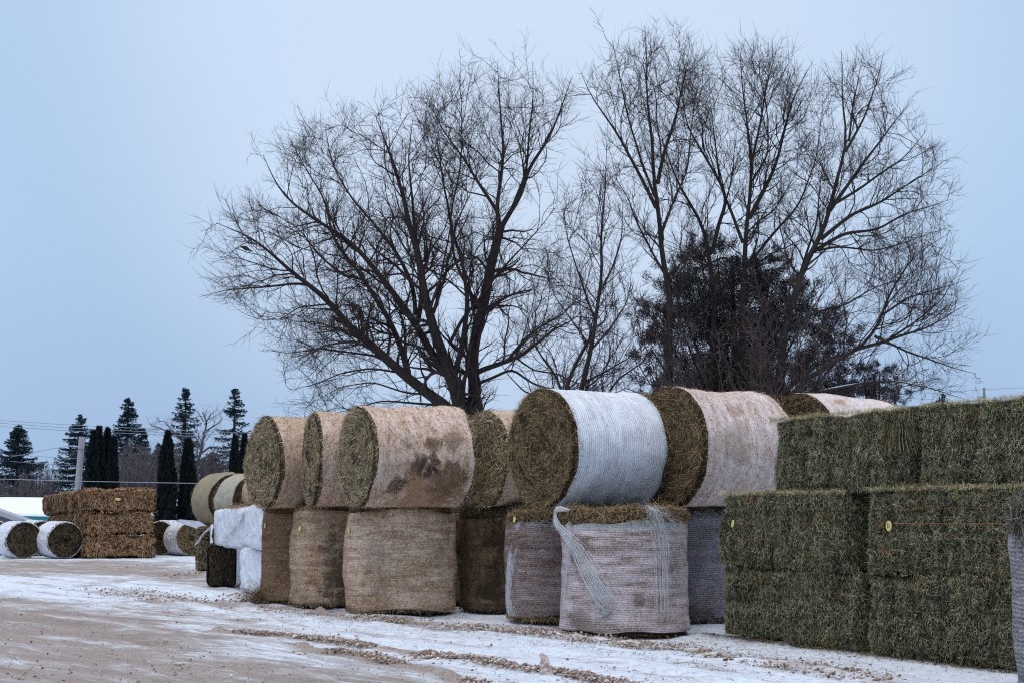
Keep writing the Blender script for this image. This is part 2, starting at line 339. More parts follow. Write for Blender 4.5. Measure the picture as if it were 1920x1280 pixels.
def add_tag(t, P, N, r=.045, text=None, squash=1., up=(0, 0, 1)):
    """small round plastic tag on its thing: P local place, N local normal."""
    P = np.array(P, float); N = np.array(N, float); N /= np.linalg.norm(N)
    if t.children and t.children[-1].name.startswith('net_wrap'):
        me = t.children[-1].data; co = np.empty(len(me.vertices)*3, np.float32); me.vertices.foreach_get('co', co); co = co.reshape(-1, 3)[:6000]
        rd = np.array([P[0], P[1], 0.]); rd /= np.linalg.norm(rd); q = co[np.argsort(((co-P)**2).sum(1))[:6]]; P = P+rd*((q @ rd).max()-P @ rd+.008)
    up = np.array(up, float); X = nrm(np.cross(up, N)); Y = np.cross(N, X)
    G = Geo(); an = np.linspace(0, 2*math.pi, 25)[:-1]; ring = lambda q, d: np.array(P)+N*d+q*(np.cos(an)[:, None]*X*squash+np.sin(an)[:, None]*Y)
    V = np.concatenate([ring(r, 0), ring(r, .006), ring(r*.9, .009), ring(r*.82, .006), np.array([P])+N*.006]); n = 24
    q = np.arange(n); qn = (q+1) % n
    for k in range(3): G.add(V[k*n:(k+2)*n], np.stack([q, qn, qn+n, q+n], 1))
    G.add(np.concatenate([V[3*n:4*n], V[-1:]]), np.stack([q, qn, 0*q+n], 1))
    o = G.build('tag', M_yellow, t, False)
    if text:
        c = bpy.data.curves.new('tag_digits', 'FONT'); c.body = text; c.size = r*1.15; c.align_x = 'CENTER'; c.align_y = 'CENTER'; c.extrude = .0005; c.offset = .0012
        tmp = bpy.data.objects.new('tmp', c); COL.objects.link(tmp); bpy.context.view_layer.update()
        me = bpy.data.meshes.new_from_object(tmp.evaluated_get(bpy.context.evaluated_depsgraph_get())); bpy.data.objects.remove(tmp)
        to = bpy.data.objects.new('tag_number', me); COL.objects.link(to); to.parent = o
        to.matrix_local = frame(np.array(P)+N*.0075, X, Y, N); me.materials.clear(); me.materials.append(M_ink)
    return o

UP = (0, 0, 1)
def stand(px, py, r):
    g = ground(px, py); d = g[:2]/np.linalg.norm(g[:2]); c = g[:2]+d*r; return np.array([c[0], c[1], 0.])
def lieframe(c, u):   # local Z = axis, Y = up
    u = Vector((u[0], u[1], 0)).normalized(); return frame(c, Vector(UP).cross(u), UP, u)
RZ = lambda a, c: Matrix.Translation(Vector(c)) @ Matrix.Rotation(a, 4, 'Z')

TAN1, TAN2, TANN = (.16, .095, .058), (.33, .215, .145), (.50, .40, .35)
WET = (.05, .032, .02)
STG = 'round bales stood on end along the row'; LYG = 'round bales lying on top of the row'
SH, SR = 1.46, .775
n_S1 = net_mat('wrap_a', (.07, .035, .018), (.25, .135, .07), (.42, .27, .17), .15, .3, .02, .5, [((.1, -.75, .9), .45, WET, .5)], seed=1)
n_S2 = net_mat('wrap_b', (.10, .055, .03), (.42, .255, .145), (.66, .49, .35), .26, .4, .02, .8, [((.3, -.66, .6), .62, WET, 1.), ((.5, -.5, 1.1), .4, WET, .8), ((.1, -.75, .12), .26, WET, .85)], seed=2)
n_S3 = net_mat('wrap_c', (.17, .09, .05), (.62, .38, .225), (.86, .66, .51), .26, .45, .022, .9, [((-.35, -.7, .75), .22, WET, .35), ((-.25, -.72, .35), .16, WET, .3)], seed=3)
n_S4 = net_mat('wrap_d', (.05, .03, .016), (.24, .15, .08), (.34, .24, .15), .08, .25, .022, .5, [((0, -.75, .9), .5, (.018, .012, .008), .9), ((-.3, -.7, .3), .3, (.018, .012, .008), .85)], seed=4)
n_S4b = net_mat('wrap_e', (.05, .03, .02), (.22, .125, .085), (.46, .38, .38), .12, .55, .026, .8, [((-.1, -.76, .08), .2, WET, .7)], seed=5)
n_S5 = net_mat('wrap_f', (.11, .07, .05), (.32, .21, .16), (.70, .62, .65), .30, .6, .026, .85, [((-.58, -.5, .95), .2, (.09, .06, .04), .75), ((-.3, -.72, .28), .1, (.10, .075, .05), .6), ((.1, -.76, .42), .09, (.10, .06, .03), .6), ((-.5, -.6, .1), .25, (.12, .09, .07), .6)], teal=(1.2, (.30, .42, .42), .5), seed=6, thin=.25, grain=.7)
n_S6 = net_mat('wrap_g', (.05, .04, .035), (.14, .105, .09), (.42, .40, .46), .15, .6, .026, .3, [((0, -.76, .05), .25, WET, .7)], seed=7)
n_S7 = net_mat('wrap_h', (.08, .068, .06), (.19, .155, .14), (.52, .50, .54), .2, .6, .033, .5, seed=8)
n_L1 = net_mat('wrap_i', (.27, .16, .09), (.60, .39, .26), (.82, .66, .54), .3, .2, .02, .5, seed=9)
n_L2 = net_mat('wrap_j', (.28, .17, .11), (.60, .40, .29), (.84, .67, .58), .35, .2, .02, .5, seed=10)
n_L3 = net_mat('wrap_k', (.28, .15, .085), (.64, .40, .26), (.90, .74, .66), .34, .3, .02, .8, [((-.62, -.12, .75), .20, (.035, .026, .022), .9), ((-.66, .12, .85), .13, (.05, .036, .026), .75), ((-.55, -.35, .35), .17, (.035, .026, .022), .85), ((-.6, -.35, 1.1), .32, (.13, .07, .036), .8), ((-.5, -.5, .8), .62, (.29, .155, .075), .8), ((-.66, .2, 1.15), .16, (.13, .085, .06), .7), ((-.64, .1, .45), .14, (.10, .07, .055), .6)], seed=11)
n_L4 = net_mat('wrap_l', (.30, .19, .12), (.62, .43, .30), (.84, .67, .56), .35, .2, .02, .4, seed=12)
n_L5 = net_mat('wrap_m', (.15, .12, .12), (.38, .33, .36), (.88, .93, 1.0), .52, .75, .0285, .35, [], teal=(1.31, (.35, .52, .55), .55), seed=13, thin=.10, grain=.35)
n_L6 = net_mat('wrap_n', (.25, .14, .08), (.56, .35, .24), (.88, .79, .79), .45, .35, .028, .6, [((-.55, .45, .6), .14, (.30, .17, .10), .6), ((-.68, .05, .5), .3, (.28, .17, .11), .45)], seed=14, grain=.7)
n_L7 = net_mat('wrap_o', (.28, .16, .10), (.56, .37, .26), (.90, .82, .82), .5, .3, .028, .5, [((-.4, .6, .45), .12, (.35, .18, .09), .7)], seed=15, grain=.7)

def std(px, py, label, hay, net, seed, r=SR, h=SH, **k):
    k.setdefault('edge', .13); k.setdefault('rim', 1500); k.setdefault('lump', .03); c = stand(px, py, r); return round_bale(label, Matrix.Translation(Vector(c)), r, h, hay, net, STG, seed, **k), c
S1, c1 = std(583, 1133, 'upright brown round bale beside the white wrapped bales, hay spilled at its foot', M_brnhay, n_S1, 11, tagspec=((-.66, -.42, 1.2), (-.8, -.5, 0), .04, None, .6), ns=1500, fuzz=900, chaff=6000, cm=M_chaffd)
S2, c2 = std(643, 1142, 'upright tan round bale with a dark wet right side, under the narrow-faced lying bale', M_tanhay, n_S2, 12, tagspec=((-.63, -.46, 1.16), (-.8, -.6, 0), .04, None, .8), lump=.045, ns=1500, fuzz=900, chaff=3500, cm=M_chaffd)
S3, c3 = std(753, 1154, 'upright tan net wrapped bale under the lying bale with the dark stains', M_tanhay, n_S3, 13, tagspec=((-.70, -.34, 1.15), (-.9, -.45, 0), .04, None, .7), lump=.03, ns=2500, fuzz=1500, chaff=4500)
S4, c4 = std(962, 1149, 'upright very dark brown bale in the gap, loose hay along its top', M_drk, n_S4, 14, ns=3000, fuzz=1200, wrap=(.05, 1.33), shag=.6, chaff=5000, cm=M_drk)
S4b, c4b = std(1062, 1169, 'upright brown bale with torn white netting on its left side', M_tanhay, n_S4b, 15, h=1.4, core=(0, 1.42), wrap=(.09, 1.27), tagspec=((-.66, -.42, 1.31), (-.8, -.5, .1), .04, None, .7), ns=3500, fuzz=400, shag=.6)
S5, c5 = std(1172, 1193, 'upright bale in pinkish white net with bare brown hay rim and hanging torn net strip', M_goldhay, n_S5, 16, h=1.42, core=(0, 1.44), wrap=(.045, 1.275), ns=5000, fuzz=350, lump=.02, shag=.8, edge=.08)
S6, c6 = std(1297, 1173, 'upright dark grey netted bale squeezed between the torn net bale and the green stack', M_greyhay, n_S6, 17, wrap=(.13, 1.4), ns=1500, fuzz=300)
c7 = np.array([4.62, 11.72, 0.])
S7 = round_bale('nearest upright bale cut by the right edge, grey net under a hood of dry hay', Matrix.Translation(Vector(c7)), .79, 1.42, M_greyhay, n_S7, STG, 18, ns=7000, fuzz=600, wrap=(.04, 1.24), core=(0, 1.42), shag=.7, sw=.005, tagspec=((-.79*.86, -.79*.52, 1.13), (-.8, -.6, 0), .05, None, .5))
for k_, (x_, y_, lb_) in enumerate(((-1.1, 24.1, 'upright filler bale added to darken the gap behind the pale tan upright bale'), (-2.0, 25.6, 'upright filler bale added behind the dark stained upright one, farthest of the back row'))):
    round_bale(lb_, Matrix.Translation((x_, y_, 0)), SR, SH, M_drk, n_S4, STG, 190+k_, ns=600, fuzz=0)  # back-row bales added to block the bright background showing through the gap
c8 = np.array([4.4, 20.9, 0.])
round_bale('upright bale behind the green stack, under the last pale lying bale', Matrix.Translation(Vector(c8)), SR, SH, M_tanhay, n_S3, STG, 19, ns=600, fuzz=0)

def lie(px, Y, u, r, z, L, label, hay, net, seed, **k):
    X = xat(px, Y); return round_bale(label, lieframe((X, Y, z), u), r, L, hay, net, LYG, seed, sag=.05, **k)
E = .07
lie(490, 23.4, (.84, .54), .70, 2.15, 1.45, 'lying bale with a broad olive hay face, leftmost of the big top bales', M_olive, n_L1, 31, edge=E, ns=6500, sw=.005, chaff=7000)
lie(583, 22.2, (.95, .31), .69, 2.15, 1.42, 'lying bale showing a narrow upright hay face, wedged between two tan bales', M_olive, n_L2, 32, edge=E, ns=6500, sw=.005, chaff=7000)
lie(666, 20.9, (.90, .435), .70, 2.15, 1.5, 'large lying tan bale with black and brown stains on its netting', M_olive, n_L3, 33, edge=E, ns=7500, fuzz=1500, sw=.0045, chaff=5000, lump=.024)
lie(903, 22.0, (.85, .52), .70, 2.16, 1.5, 'lying bale with a shaggy pale green hay face behind the white netted bale', M_palehay, n_L4, 34, edge=E, chaff=4000, ns=9000, sw=.006, shag=.9, slen=(.08, .24))
lie(1015, 18.75, (.85, .53), .735, 2.165, 1.5, 'lying bale in bright white ribbed net with a big brown spiral hay face', M_goldhay, n_L5, 35, edge=E, ns=11000, fuzz=250, core=(-.03, 1.53), wrap=(.03, 1.37), lump=.016, shag=.5)
lie(1248, 19.1, (.85, .52), .745, 2.19, 1.5, 'highest lying bale in pinkish white net right of the ribbed white one', M_goldhay, n_L6, 36, edge=E, ns=9000, fuzz=900, wrap=(.06, 1.44), shag=.8, slen=(.08, .2), chaff=4000)
lie(1493, 20.4, (.85, .52), .745, 2.22, 1.5, 'pale lying bale mostly hidden behind the green stack', M_goldhay, n_L7, 37, edge=E, ns=7000, fuzz=600, wrap=(.06, 1.44), shag=.8, slen=(.08, .2))

# torn net: bundles of threads hugging an upright bale; path = list of (angle deg from -Y towards +X, z, offset)
def net_bundle(parent, r, path, n=26, spread=.03, thick=.0016, seed=0, flare=1., name='torn_net'):
    spread *= .8; thick *= .55; flare *= 1.5; n = int(n*1.1)
    rs = np.random.RandomState(seed); K = 26
    Q = resample(np.array(path, float), K); G = Geo()
    s = np.linspace(-1, 1, n)[:, None]*spread; fl = np.linspace(1, flare, K)[None]
    a = np.radians(Q[:, 0])[None] + (s*fl*rs.uniform(.5, 1.2, (n, 1)))/r + np.cumsum(rs.normal(0, .015, (n, K)), 1)
    z = Q[:, 1][None] + np.cumsum(rs.normal(0, .008, (n, K)), 1) + s*fl*.3; off = Q[:, 2][None] + rs.uniform(0, .012, (n, 1)) + np.abs(np.cumsum(rs.normal(0, .002, (n, K)), 1))
    P = np.stack([(r+off)*np.sin(a), -(r+off)*np.cos(a), z], -1)
    tubes(G, P, np.full((n, K), thick)*rs.uniform(.7, 1.5, (n, 1)), 3)
    # cross threads
    m = n*2; i = rs.randint(0, n-1, m); k = rs.randint(0, K-2, m); C = np.stack([P[i, k], P[i+1, k+1]], 1); tubes(G, C, np.full((m, 2), thick*.7), 3)
    return G.build(name, M_netw, parent)
net_bundle(S5, .775, [(14, 1.44, -.35), (16, 1.455, -.1), (19, 1.43, .0), (24, 1.30, .01), (27, 1.1, .01), (28, .8, .006), (29, .5, .004), (29, .25, .002)], 34, .035, .0018, 1, .25)
net_bundle(S5, .775, [(16, 1.45, -.2), (22, 1.45, -.02), (33, 1.40, .01), (44, 1.30, .01), (52, 1.22, .004)], 16, .03, .0014, 2, 1.5)
net_bundle(S5, .775, [(22, 1.40, .01), (33, 1.15, .008), (40, .95, .005), (48, .7, .003)], 14, .03, .0008, 3, 3.5)
net_bundle(S5, .775, [(-66, 1.42, -.05), (-74, 1.46, .05), (-80, 1.40, .09), (-76, 1.27, .07), (-66, 1.16, .02), (-50, 1.02, .01), (-38, .8, .008), (-28, .55, .008), (-18, .34, .008)], 50, .04, .0020, 4, 1.7)
net_bundle(S5, .775, [(-60, 1.28, .01), (-56, 1.1, .01), (-60, .95, .01), (-66, .6, .006), (-68, .2, .004)], 24, .06, .0012, 5, 1.3)
net_bundle(S5, .775, [(-30, .62, .006), (-24, .45, .008), (-20, .32, .01), (-26, .24, .006)], 34, .05, .0018, 6, 1.2)
net_bundle(S5, .775, [(-72, .22, .006), (-50, .16, .006), (-30, .19, .006), (-14, .2, .004)], 10, .02, .0016, 7, 1.)
net_bundle(S4b, .775, [(-52, 1.27, .01), (-58, 1.12, .01), (-50, .98, .01), (-62, .85, .01), (-66, .6, .006)], 110, .10, .0018, 8, 1.4)
net_bundle(S4b, .775, [(-60, .98, .006), (-40, .88, .01), (-22, .90, .006)], 34, .05, .0014, 9, 1.3)
net_bundle(S4b, .775, [(-68, .9, .01), (-70, .6, .02), (-72, .35, .02), (-68, .12, .01)], 90, .06, .0018, 10, 1.2)
net_bundle(S4b, .775, [(-52, .80, .006), (-47, .7, .008), (-48, .5, .006), (-56, .3, .004)], 40, .03, .0017, 11, 1.4)
net_bundle(S4b, .775, [(-66, .16, .004), (-50, .24, .006), (-30, .22, .006), (-10, .2, .004)], 12, .03, .0013, 12, 1.2)
net_bundle(S4b, .775, [(-60, 1.26, .01), (-40, 1.245, .01), (-10, 1.25, .006), (10, 1.25, .004)], 12, .02, .0018, 13, 1.)
# hood of hay on the nearest bale
def hood():
    rs = np.random.RandomState(5); G = Geo(); n = 5200
    a = rs.uniform(-math.pi*.98, 0, n); z = 1.44-np.abs(rs.normal(0, .085, n)); N = np.stack([np.cos(a), np.sin(a), 0*a+.25], 1); N = nrm(N)
    P = np.stack([.80*np.cos(a), .80*np.sin(a), z], 1)*np.array([1, 1, 1]) + N*rs.uniform(0, .05, (n, 1))
    straws(G, P, N, rs, (.10, .28), .006, .5, (0, 0, 1.), .45, .5)
    n = 2500; a = rs.uniform(0, 2*math.pi, n); q = .8*np.sqrt(rs.uniform(0, 1, n)); P = np.stack([q*np.cos(a), q*np.sin(a), 1.44+rs.uniform(0, .06, n)*(1.2-q)], 1)
    straws(G, P, np.tile([0, 0, 1.], (n, 1)), rs, (.1, .28), .006, .5)
    G.build('hay_hood', M_greyhay, S7)
hood()

# ---- square bales: local X length, Y depth, Z up, origin at the bottom centre of the front long edge corner
def box_surface(Lx, Ly, Lz, step, rr, seed, lump, groove=0):
    nx, ny, nz = (max(4, int(v/step)) for v in (Lx, Ly, Lz)); Vs = []; Fs = []; off = 0
    def face(o, du, dv, nu, nv):
        nonlocal off
        i, j = np.meshgrid(np.linspace(0, 1, nu+1), np.linspace(0, 1, nv+1), indexing='ij')
        P = o+i[..., None]*du+j[..., None]*dv; Vs.append(P.reshape(-1, 3)); a = (np.arange(nu)[:, None]*(nv+1)+np.arange(nv)[None])+off
        Fs.append(np.stack([a, a+nv+1, a+nv+2, a+1], -1).reshape(-1, 4)); off += (nu+1)*(nv+1)
    h = np.array([Lx, Ly, Lz])/2; X = np.array([Lx, 0, 0]); Y = np.array([0, Ly, 0]); Z = np.array([0, 0, Lz])
    face(-h, X, Z, nx, nz); face(-h+Y, Z, X, nz, nx); face(-h, Z, Y, nz, ny); face(-h+X, Y, Z, ny, nz); face(-h+Z, X, Y, nx, ny); face(-h, Y, X, ny, nx)
    P = np.concatenate(Vs); return sq_deform(P, h, rr, seed, lump, groove), np.concatenate(Fs)
def sq_deform(P, h, rr, seed, lump, groove):
    inner = np.clip(P, -(h-rr), h-rr); D = P-inner; N = nrm(D+1e-6*np.sign(P)); P = inner+N*rr
    d = lump*(wob(P, seed, 2.)+.6*wob(P, seed+3, 6)+.4*wob(P, seed+5, 17))
    if groove: d -= groove*(np.abs(np.sin(P[:, 0]*math.pi/.11+1.5*wob(P, seed+8, 3)))**.5 < .35)+groove*.5*(np.sin(P[:, 0]*math.pi/.33+2*wob(P, seed+9, 2)) < -.7)
    return P+N*d[:, None]
def square_bale(label, corner, g, L, D, H, z, mat, group, seed, dens=8500, sw=.0025, slen=(.02, .09), bend=.3, fringe=1., rr=.09, lump=.03, step=.035, groove=.02, yaw=0., name='square_bale', wrap=None, shag=.28, vert=.42, backdens=400, cat='hay bale'):
    g = Vector((g[0], g[1], 0)).normalized(); b = Vector(UP).cross(g); g = g.copy()
    c = Vector((corner[0], corner[1], z))+g*(L/2)+b*(D/2)+Vector((0, 0, H/2))
    M = frame(c, g, b, UP) @ Matrix.Rotation(yaw, 4, 'Z'); t = thing(name, label, cat, M, group); rs = np.random.RandomState(seed); G = Geo()
    P, Fq = box_surface(L, D, H, step, rr, seed, lump, groove); G.add(P, Fq, .1); h = np.array([L, D, H])/2
    if not wrap:
        for ax, sg, dn in ((1, -1, dens), (2, 1, dens), (0, 1, dens), (0, -1, dens*.6), (1, 1, backdens), (2, -1, 0)):
            o = [i for i in range(3) if i != ax]; area = 4*h[o[0]]*h[o[1]]; n = int(dn*area)
            if n < 1: continue
            p = rs.uniform(-1, 1, (n, 3))*h; p[:, ax] = sg*h[ax]; N = np.zeros((n, 3)); N[:, ax] = sg
            p = sq_deform(p, h, rr, seed, lump, groove*.5)
            straws(G, p+N*.002, N, rs, slen, sw, shag, (0, 0, 1.) if ax != 2 else (0, 1., 0), vert, bend)
        # shaggy edges along the top front
        n = int(260*L*dens/3000*fringe); p = np.stack([rs.uniform(-h[0], h[0], n), np.full(n, -h[1])+rs.normal(0, .02, n), h[2]+rs.normal(0, .012, n)], 1)
        straws(G, p, np.tile(nrm(np.array([0, -.6, .8])), (n, 1)), rs, slen, sw, 1.0, None, 0, .6, (.45, 1.))
    G.build('hay', mat if not wrap else wrap, t); return t, h
GA = np.array([xat(1349, 17.8), 17.8]); gd = np.array([.44, -.898]); gd /= np.linalg.norm(gd)
def gp(s, back=0): b = np.array([-gd[1], gd[0]]); return GA+gd*s+b*back
GG = 'big green square bales stacked at the right'
square_bale('green square bale on the snow, left bottom one of the green stack', gp(0.02), gd, 2.47, .95, .80, 0, M_green, GG, 51, fringe=.15)
square_bale('green square bale on the snow, right bottom one beside the nearest grey netted bale', gp(2.58), gd, 2.45, .95, .80, 0, M_green, GG, 52, fringe=.15, shag=.5)
G1, hh1 = square_bale('green square bale in the middle layer with a folded yellow tag', gp(0, -.02), gd, 2.33, .98, .81, .80, M_green, GG, 53)
G2, hh2 = square_bale('green square bale in the middle layer with a round yellow tag and orange twine', gp(2.60, .0), gd, 2.45, .98, .83, .80, M_green, GG, 54, vert=.1)
G3, _ = square_bale('green square bale in the top layer, the left one beside the pinkish lying bale', gp(1.0, .03), gd, 2.26, .95, .80, 1.61, M_green, GG, 55)
square_bale('green square bale in the top layer, the right one cut by the picture edge', gp(3.38, .05), gd, 2.45, .95, .80, 1.615, M_green, GG, 56)
add_tag(G1, (-hh1[0]+.36, -hh1[1]-.04, .07), (-.3, -1, .1), .045, None, .8, up=(.5, 0, 1))
add_tag(G2, (-hh2[0]+.40, -hh2[1]-.035, .055), (-.15, -1, .0), .05, '31', 1.)
def twine(t, h, zs, x0, x1, seed):
    G = Geo(); rs = np.random.RandomState(seed)
    for z in zs:
        x = np.linspace(x0, x1, 30); tube1(G, np.stack([x, np.full(30, -h[1]-.012)+rs.normal(0, .005, 30), z+np.cumsum(rs.normal(0, .0015, 30))], 1), (.0024 if z in (.085,) else .0011), 4)
    return G.build('twine', M_twine, t)
twine(G2, hh2, (.085, -.055, -.19, .22), -hh2[0]+.33, hh2[0]-.05, 1); twine(G1, hh1, (.075, -.10), -hh1[0]+.4, hh1[0]-.5, 2)
def knots():
    rs = np.random.RandomState(3)
    for (x, z) in ((-hh2[0]+.24, .06), (-hh2[0]+.28, -.17)):
        G = Geo()
        for k in range(9):
            a = rs.normal(size=3)*.018; b = rs.normal(size=3)*.018; p = np.array([x, -hh2[1]-.02, z]); tube1(G, [p+a, p+a*.3, p+b], .004, 3)
        G.build('twine_knot', M_twine, G2)
knots()
def tuft():   # loose sheaf hanging over the end of the top left green bale
    rs = np.random.RandomState(8); G = Geo(); n = 230; h = np.array([2.26, .95, .80])/2
    P = np.stack([h[0]-.10+rs.normal(0, .07, n), np.full(n, -h[1]-.015), h[2]-.01-rs.uniform(0, .03, n)], 1); K = 6; s = np.linspace(0, 1, K)[None, :, None]
    L = rs.uniform(.15, .45, (n, 1, 1)); D = np.stack([rs.normal(.12, .3, n), -rs.uniform(.02, .2, n), -np.ones(n)], 1)[:, None]
    Q = P[:, None]+D*L*s+np.array([0, -1, 0])*np.sin(s*2.6)*.03; tubes(G, Q, np.full((n, K), .0022), 3, rs.uniform(.1, .7, n))
    G.build('loose_hay', M_green, G3)
tuft()

# white wrapped and dark square bales behind the row
WG = 'wrapped square bales beyond the row'
def plastic(name, dirt=.2):
    t = NT(name); v = t.coord(); n = t.noise(v, 3, 4, .6); ln = t.noise(t.coord(scale=(1, 1, 22)), 2.2, 3)
    c = t.mix(t.mr(n, .45, .75, 0, dirt), (.74, .75, .80), (.42, .33, .32)); c = t.mix(t.mr(ln, .45, .65, 0, .4), c, (.55, .57, .66))
    t.col(c); t.b.inputs['Roughness'].default_value = .35; t.b.inputs['Specular IOR Level'].default_value = .4; t.bump(t.noise(v, 2.2, 3, .45, 2.5), .9, .14); return t.m
M_pl = plastic('wrap_plastic', .25); M_pl2 = plastic('wrap_plastic_clean', .08)
def wbale(label, px, Y, L, D, H, z, seed, mat, **k):
    return square_bale(label, (xat(px, Y), Y), gd, L, D, H, z, M_white, WG, seed, wrap=mat, rr=.09, lump=.026, groove=0, step=.05, name='wrapped_bale', **k)[0]
W1 = wbale('white plastic wrapped bale with a torn flap, stacked above the dark open end', 399, 29.35, 2.3, 1.0, .70, .775, 61, M_pl)
W2 = wbale('white plastic wrapped bale stacked tight against the brown upright bale', 461, 27.05, 1.6, 1.0, .76, .775, 62, M_pl2)
W3 = wbale('white wrapped bale on the snow below, next to the brown upright bale', 452, 27.5, 1.9, 1.0, .77, 0, 63, M_pl2)
def flap(parent, pts, wd, mat=None, seed=0):
    """creased strip of plastic in the parent's local frame."""
    rs = np.random.RandomState(seed); K = 14; Q = resample(np.array(pts, float), K); G = Geo()
    sd = np.array(wd, float); s = np.linspace(-.5, .5, 5)
    V = Q[:, None]+sd[None, None]*(s[None, :, None]*np.linspace(1, .75, K)[:, None, None])+np.array([0, -1, 0])*(np.abs(np.sin(s*5+np.linspace(0, 4, K)[:, None]))*.03)[..., None]
    k = np.arange(K-1)[:, None]*5+np.arange(4)[None]; G.add(V.reshape(-1, 3), np.stack([k, k+1, k+6, k+5], -1).reshape(-1, 4))
    o = G.build('torn_flap', mat or M_pl2, parent); m = o.modifiers.new('Solidify', 'SOLIDIFY'); m.thickness = .004; return o
flap(W1, [(-1.12, -.52, .0), (-1.25, -.62, -.12), (-1.32, -.68, -.24), (-1.5, -.72, -.34)], (.09, 0, .08), seed=1)
flap(W1, [(1.0, -.52, .25), (.5, -.55, .0), (0, -.56, -.15), (-.3, -.54, -.3)], (.05, 0, .12), seed=2)
flap(W1, [(-1.05, -.52, .05), (-.95, -.56, -.15), (-.9, -.56, -.3)], (.16, 0, .02), seed=3)
def strewn(name, label, P, spread, n, mat, seed, flat=True, length=(.06, .16), cat='loose hay'):
    rs = np.random.RandomState(seed); G = Geo(); q = rs.normal(size=(n, 3))*np.array(spread); q[:, 2] = np.abs(q[:, 2])
    straws(G, np.array(P)+q, np.tile([0, 0, 1.], (n, 1)), rs, length, .005, .6); o = G.build(name, mat); tag(o, label, cat, kind='stuff'); return o
strewn('loose_hay', 'thin layer of brown hay on top of the white wrapped bales', (xat(438, 28.3)+.25, 28.6, 1.47), (.22, .4, .035), 2500, M_tanhay, 1)
sp = ground(500, 1130); strewn('loose_hay', 'heap of loose brown hay at the foot of the far brown upright bale', (sp[0]-.05, sp[1]+.25, .0), (.22, .22, .12), 3200, M_tanhay, 2, length=(.08, .2))
# dark bale end with white wrap on its flank
K, kh = square_bale('small dark square bale with its open end facing the camera, white wrap along its side', (xat(390, 29.4), 29.4), (1, .02), .55, 1.5, .785, 0, M_drk, WG, 64, dens=2500, rr=.12, lump=.01, groove=.02, name='wrapped_bale', vert=.7)
def sleeve():
    G = Geo(); h = np.array([.55, 1.5, .785])/2+.012; an = []
    pr = []; rr = .13
    for cx, cz, a0 in ((1, 1, 0), (-1, 1, 90), (-1, -1, 180), (1, -1, 270)):
        for a in np.radians(np.linspace(a0, a0+90, 7)): pr.append((cx*(h[0]-rr)+rr*math.cos(a), cz*(h[2]-rr)+rr*math.sin(a)))
    pr = np.array(pr); n = len(pr); ys = np.linspace(-h[1]+.05, h[1]-.05, 12); V = np.stack([np.repeat(pr[:, 0][None], 12, 0), np.repeat(ys[:, None], n, 1), np.repeat(pr[:, 1][None], 12, 0)], -1).reshape(-1, 3)
    V += .006*np.stack([wob(V, 3, 7), 0*V[:, 0], wob(V, 4, 7)], 1); k = np.arange(11)[:, None]*n; q = np.arange(n)[None]; a = k+q; b = k+(q+1) % n
    G.add(V, np.stack([a, a+n, b+n, b], -1).reshape(-1, 4)); G.build('plastic_sleeve', M_pl2, K)
sleeve()
# tan cube bales with round bales lying along the row on top
QG = 'tan square bales further back'
for i, (px, Y, lb) in enumerate(((366, 37.3, 'tan square bale on the snow left of the white wrapped stack'), (420, 35.2, 'tan square bale hidden behind the white wrapped stack, nearer one'), (470, 33.2, 'tan square bale hidden behind the white stack and brown upright bale'))):
    square_bale(lb, (xat(px, Y), Y), (.96, .1), 1.45, 1.6, 1.03, 0, M_olive, QG, 70+i, dens=1500, sw=.006, groove=.004)
n_B1 = net_mat('wrap_p', (.20, .16, .10), (.34, .28, .18), (.42, .37, .27), .2, .25, .03, .6, seed=21)
n_B2 = net_mat('wrap_q', (.26, .23, .16), (.40, .36, .27), (.52, .52, .44), .3, .3, .03, .7, seed=22)
back = (-.5, .87)
for i, (px, Y, zc, nm, lb) in enumerate(((440, 37.0, 1.69, n_B1, 'round tan bale lying on the square tan bale, farthest of the lying ones'), (488, 35.0, 1.66, n_B2, 'round pale green bale lying just above the white wrapped stack'), (545, 32.9, 1.75, n_S2, 'round brown bale lying half hidden behind the olive faced one'))):
    round_bale(lb, lieframe((xat(px, Y), Y, zc), back), .645, 1.35, M_tanhay, nm, 'round bales lying beyond the row', 75+i, ns=900, fuzz=200, sag=.04, edge=.12, lump=.022)

# brown stack far left: 5 deep x 3 high, every bale its own
SG = 'rust brown square bales in the far left stack'
fd = np.array([.89, .46]); fd /= np.linalg.norm(fd); bd = np.array([-.46, .89]); bd /= np.linalg.norm(bd)
F0 = np.array([xat(160, 47.2), 47.2]); lay = ('bottom', 'middle', 'top'); rowl = ('front', 'second', 'third', 'fourth', 'rear')
for j in range(5):
    for k in range(3):
        rs = np.random.RandomState(100+j*3+k); off = rs.uniform(-.06, .06); cp = F0+bd*(1.38*j)+fd*(off-.0*j)
        t, h = square_bale('rust brown square bale, %s layer of the %s row in the far left stack' % (lay[k], rowl[j]), cp, fd, 2.2, 1.22, .70-.012*j, (.705-.012*j)*k, M_rust, SG, 100+j*3+k, dens=1100 if j == 0 else 700, sw=.009, slen=(.06, .17), rr=.22, lump=.05, step=.07, groove=.02, yaw=rs.uniform(-.05, .05), backdens=100, shag=.4, fringe=.3)
        if j == 0 and k == 2: add_tag(t, (-.16, -h[1]-.07, .05), (0, -1, 0), .045, None, 2.)

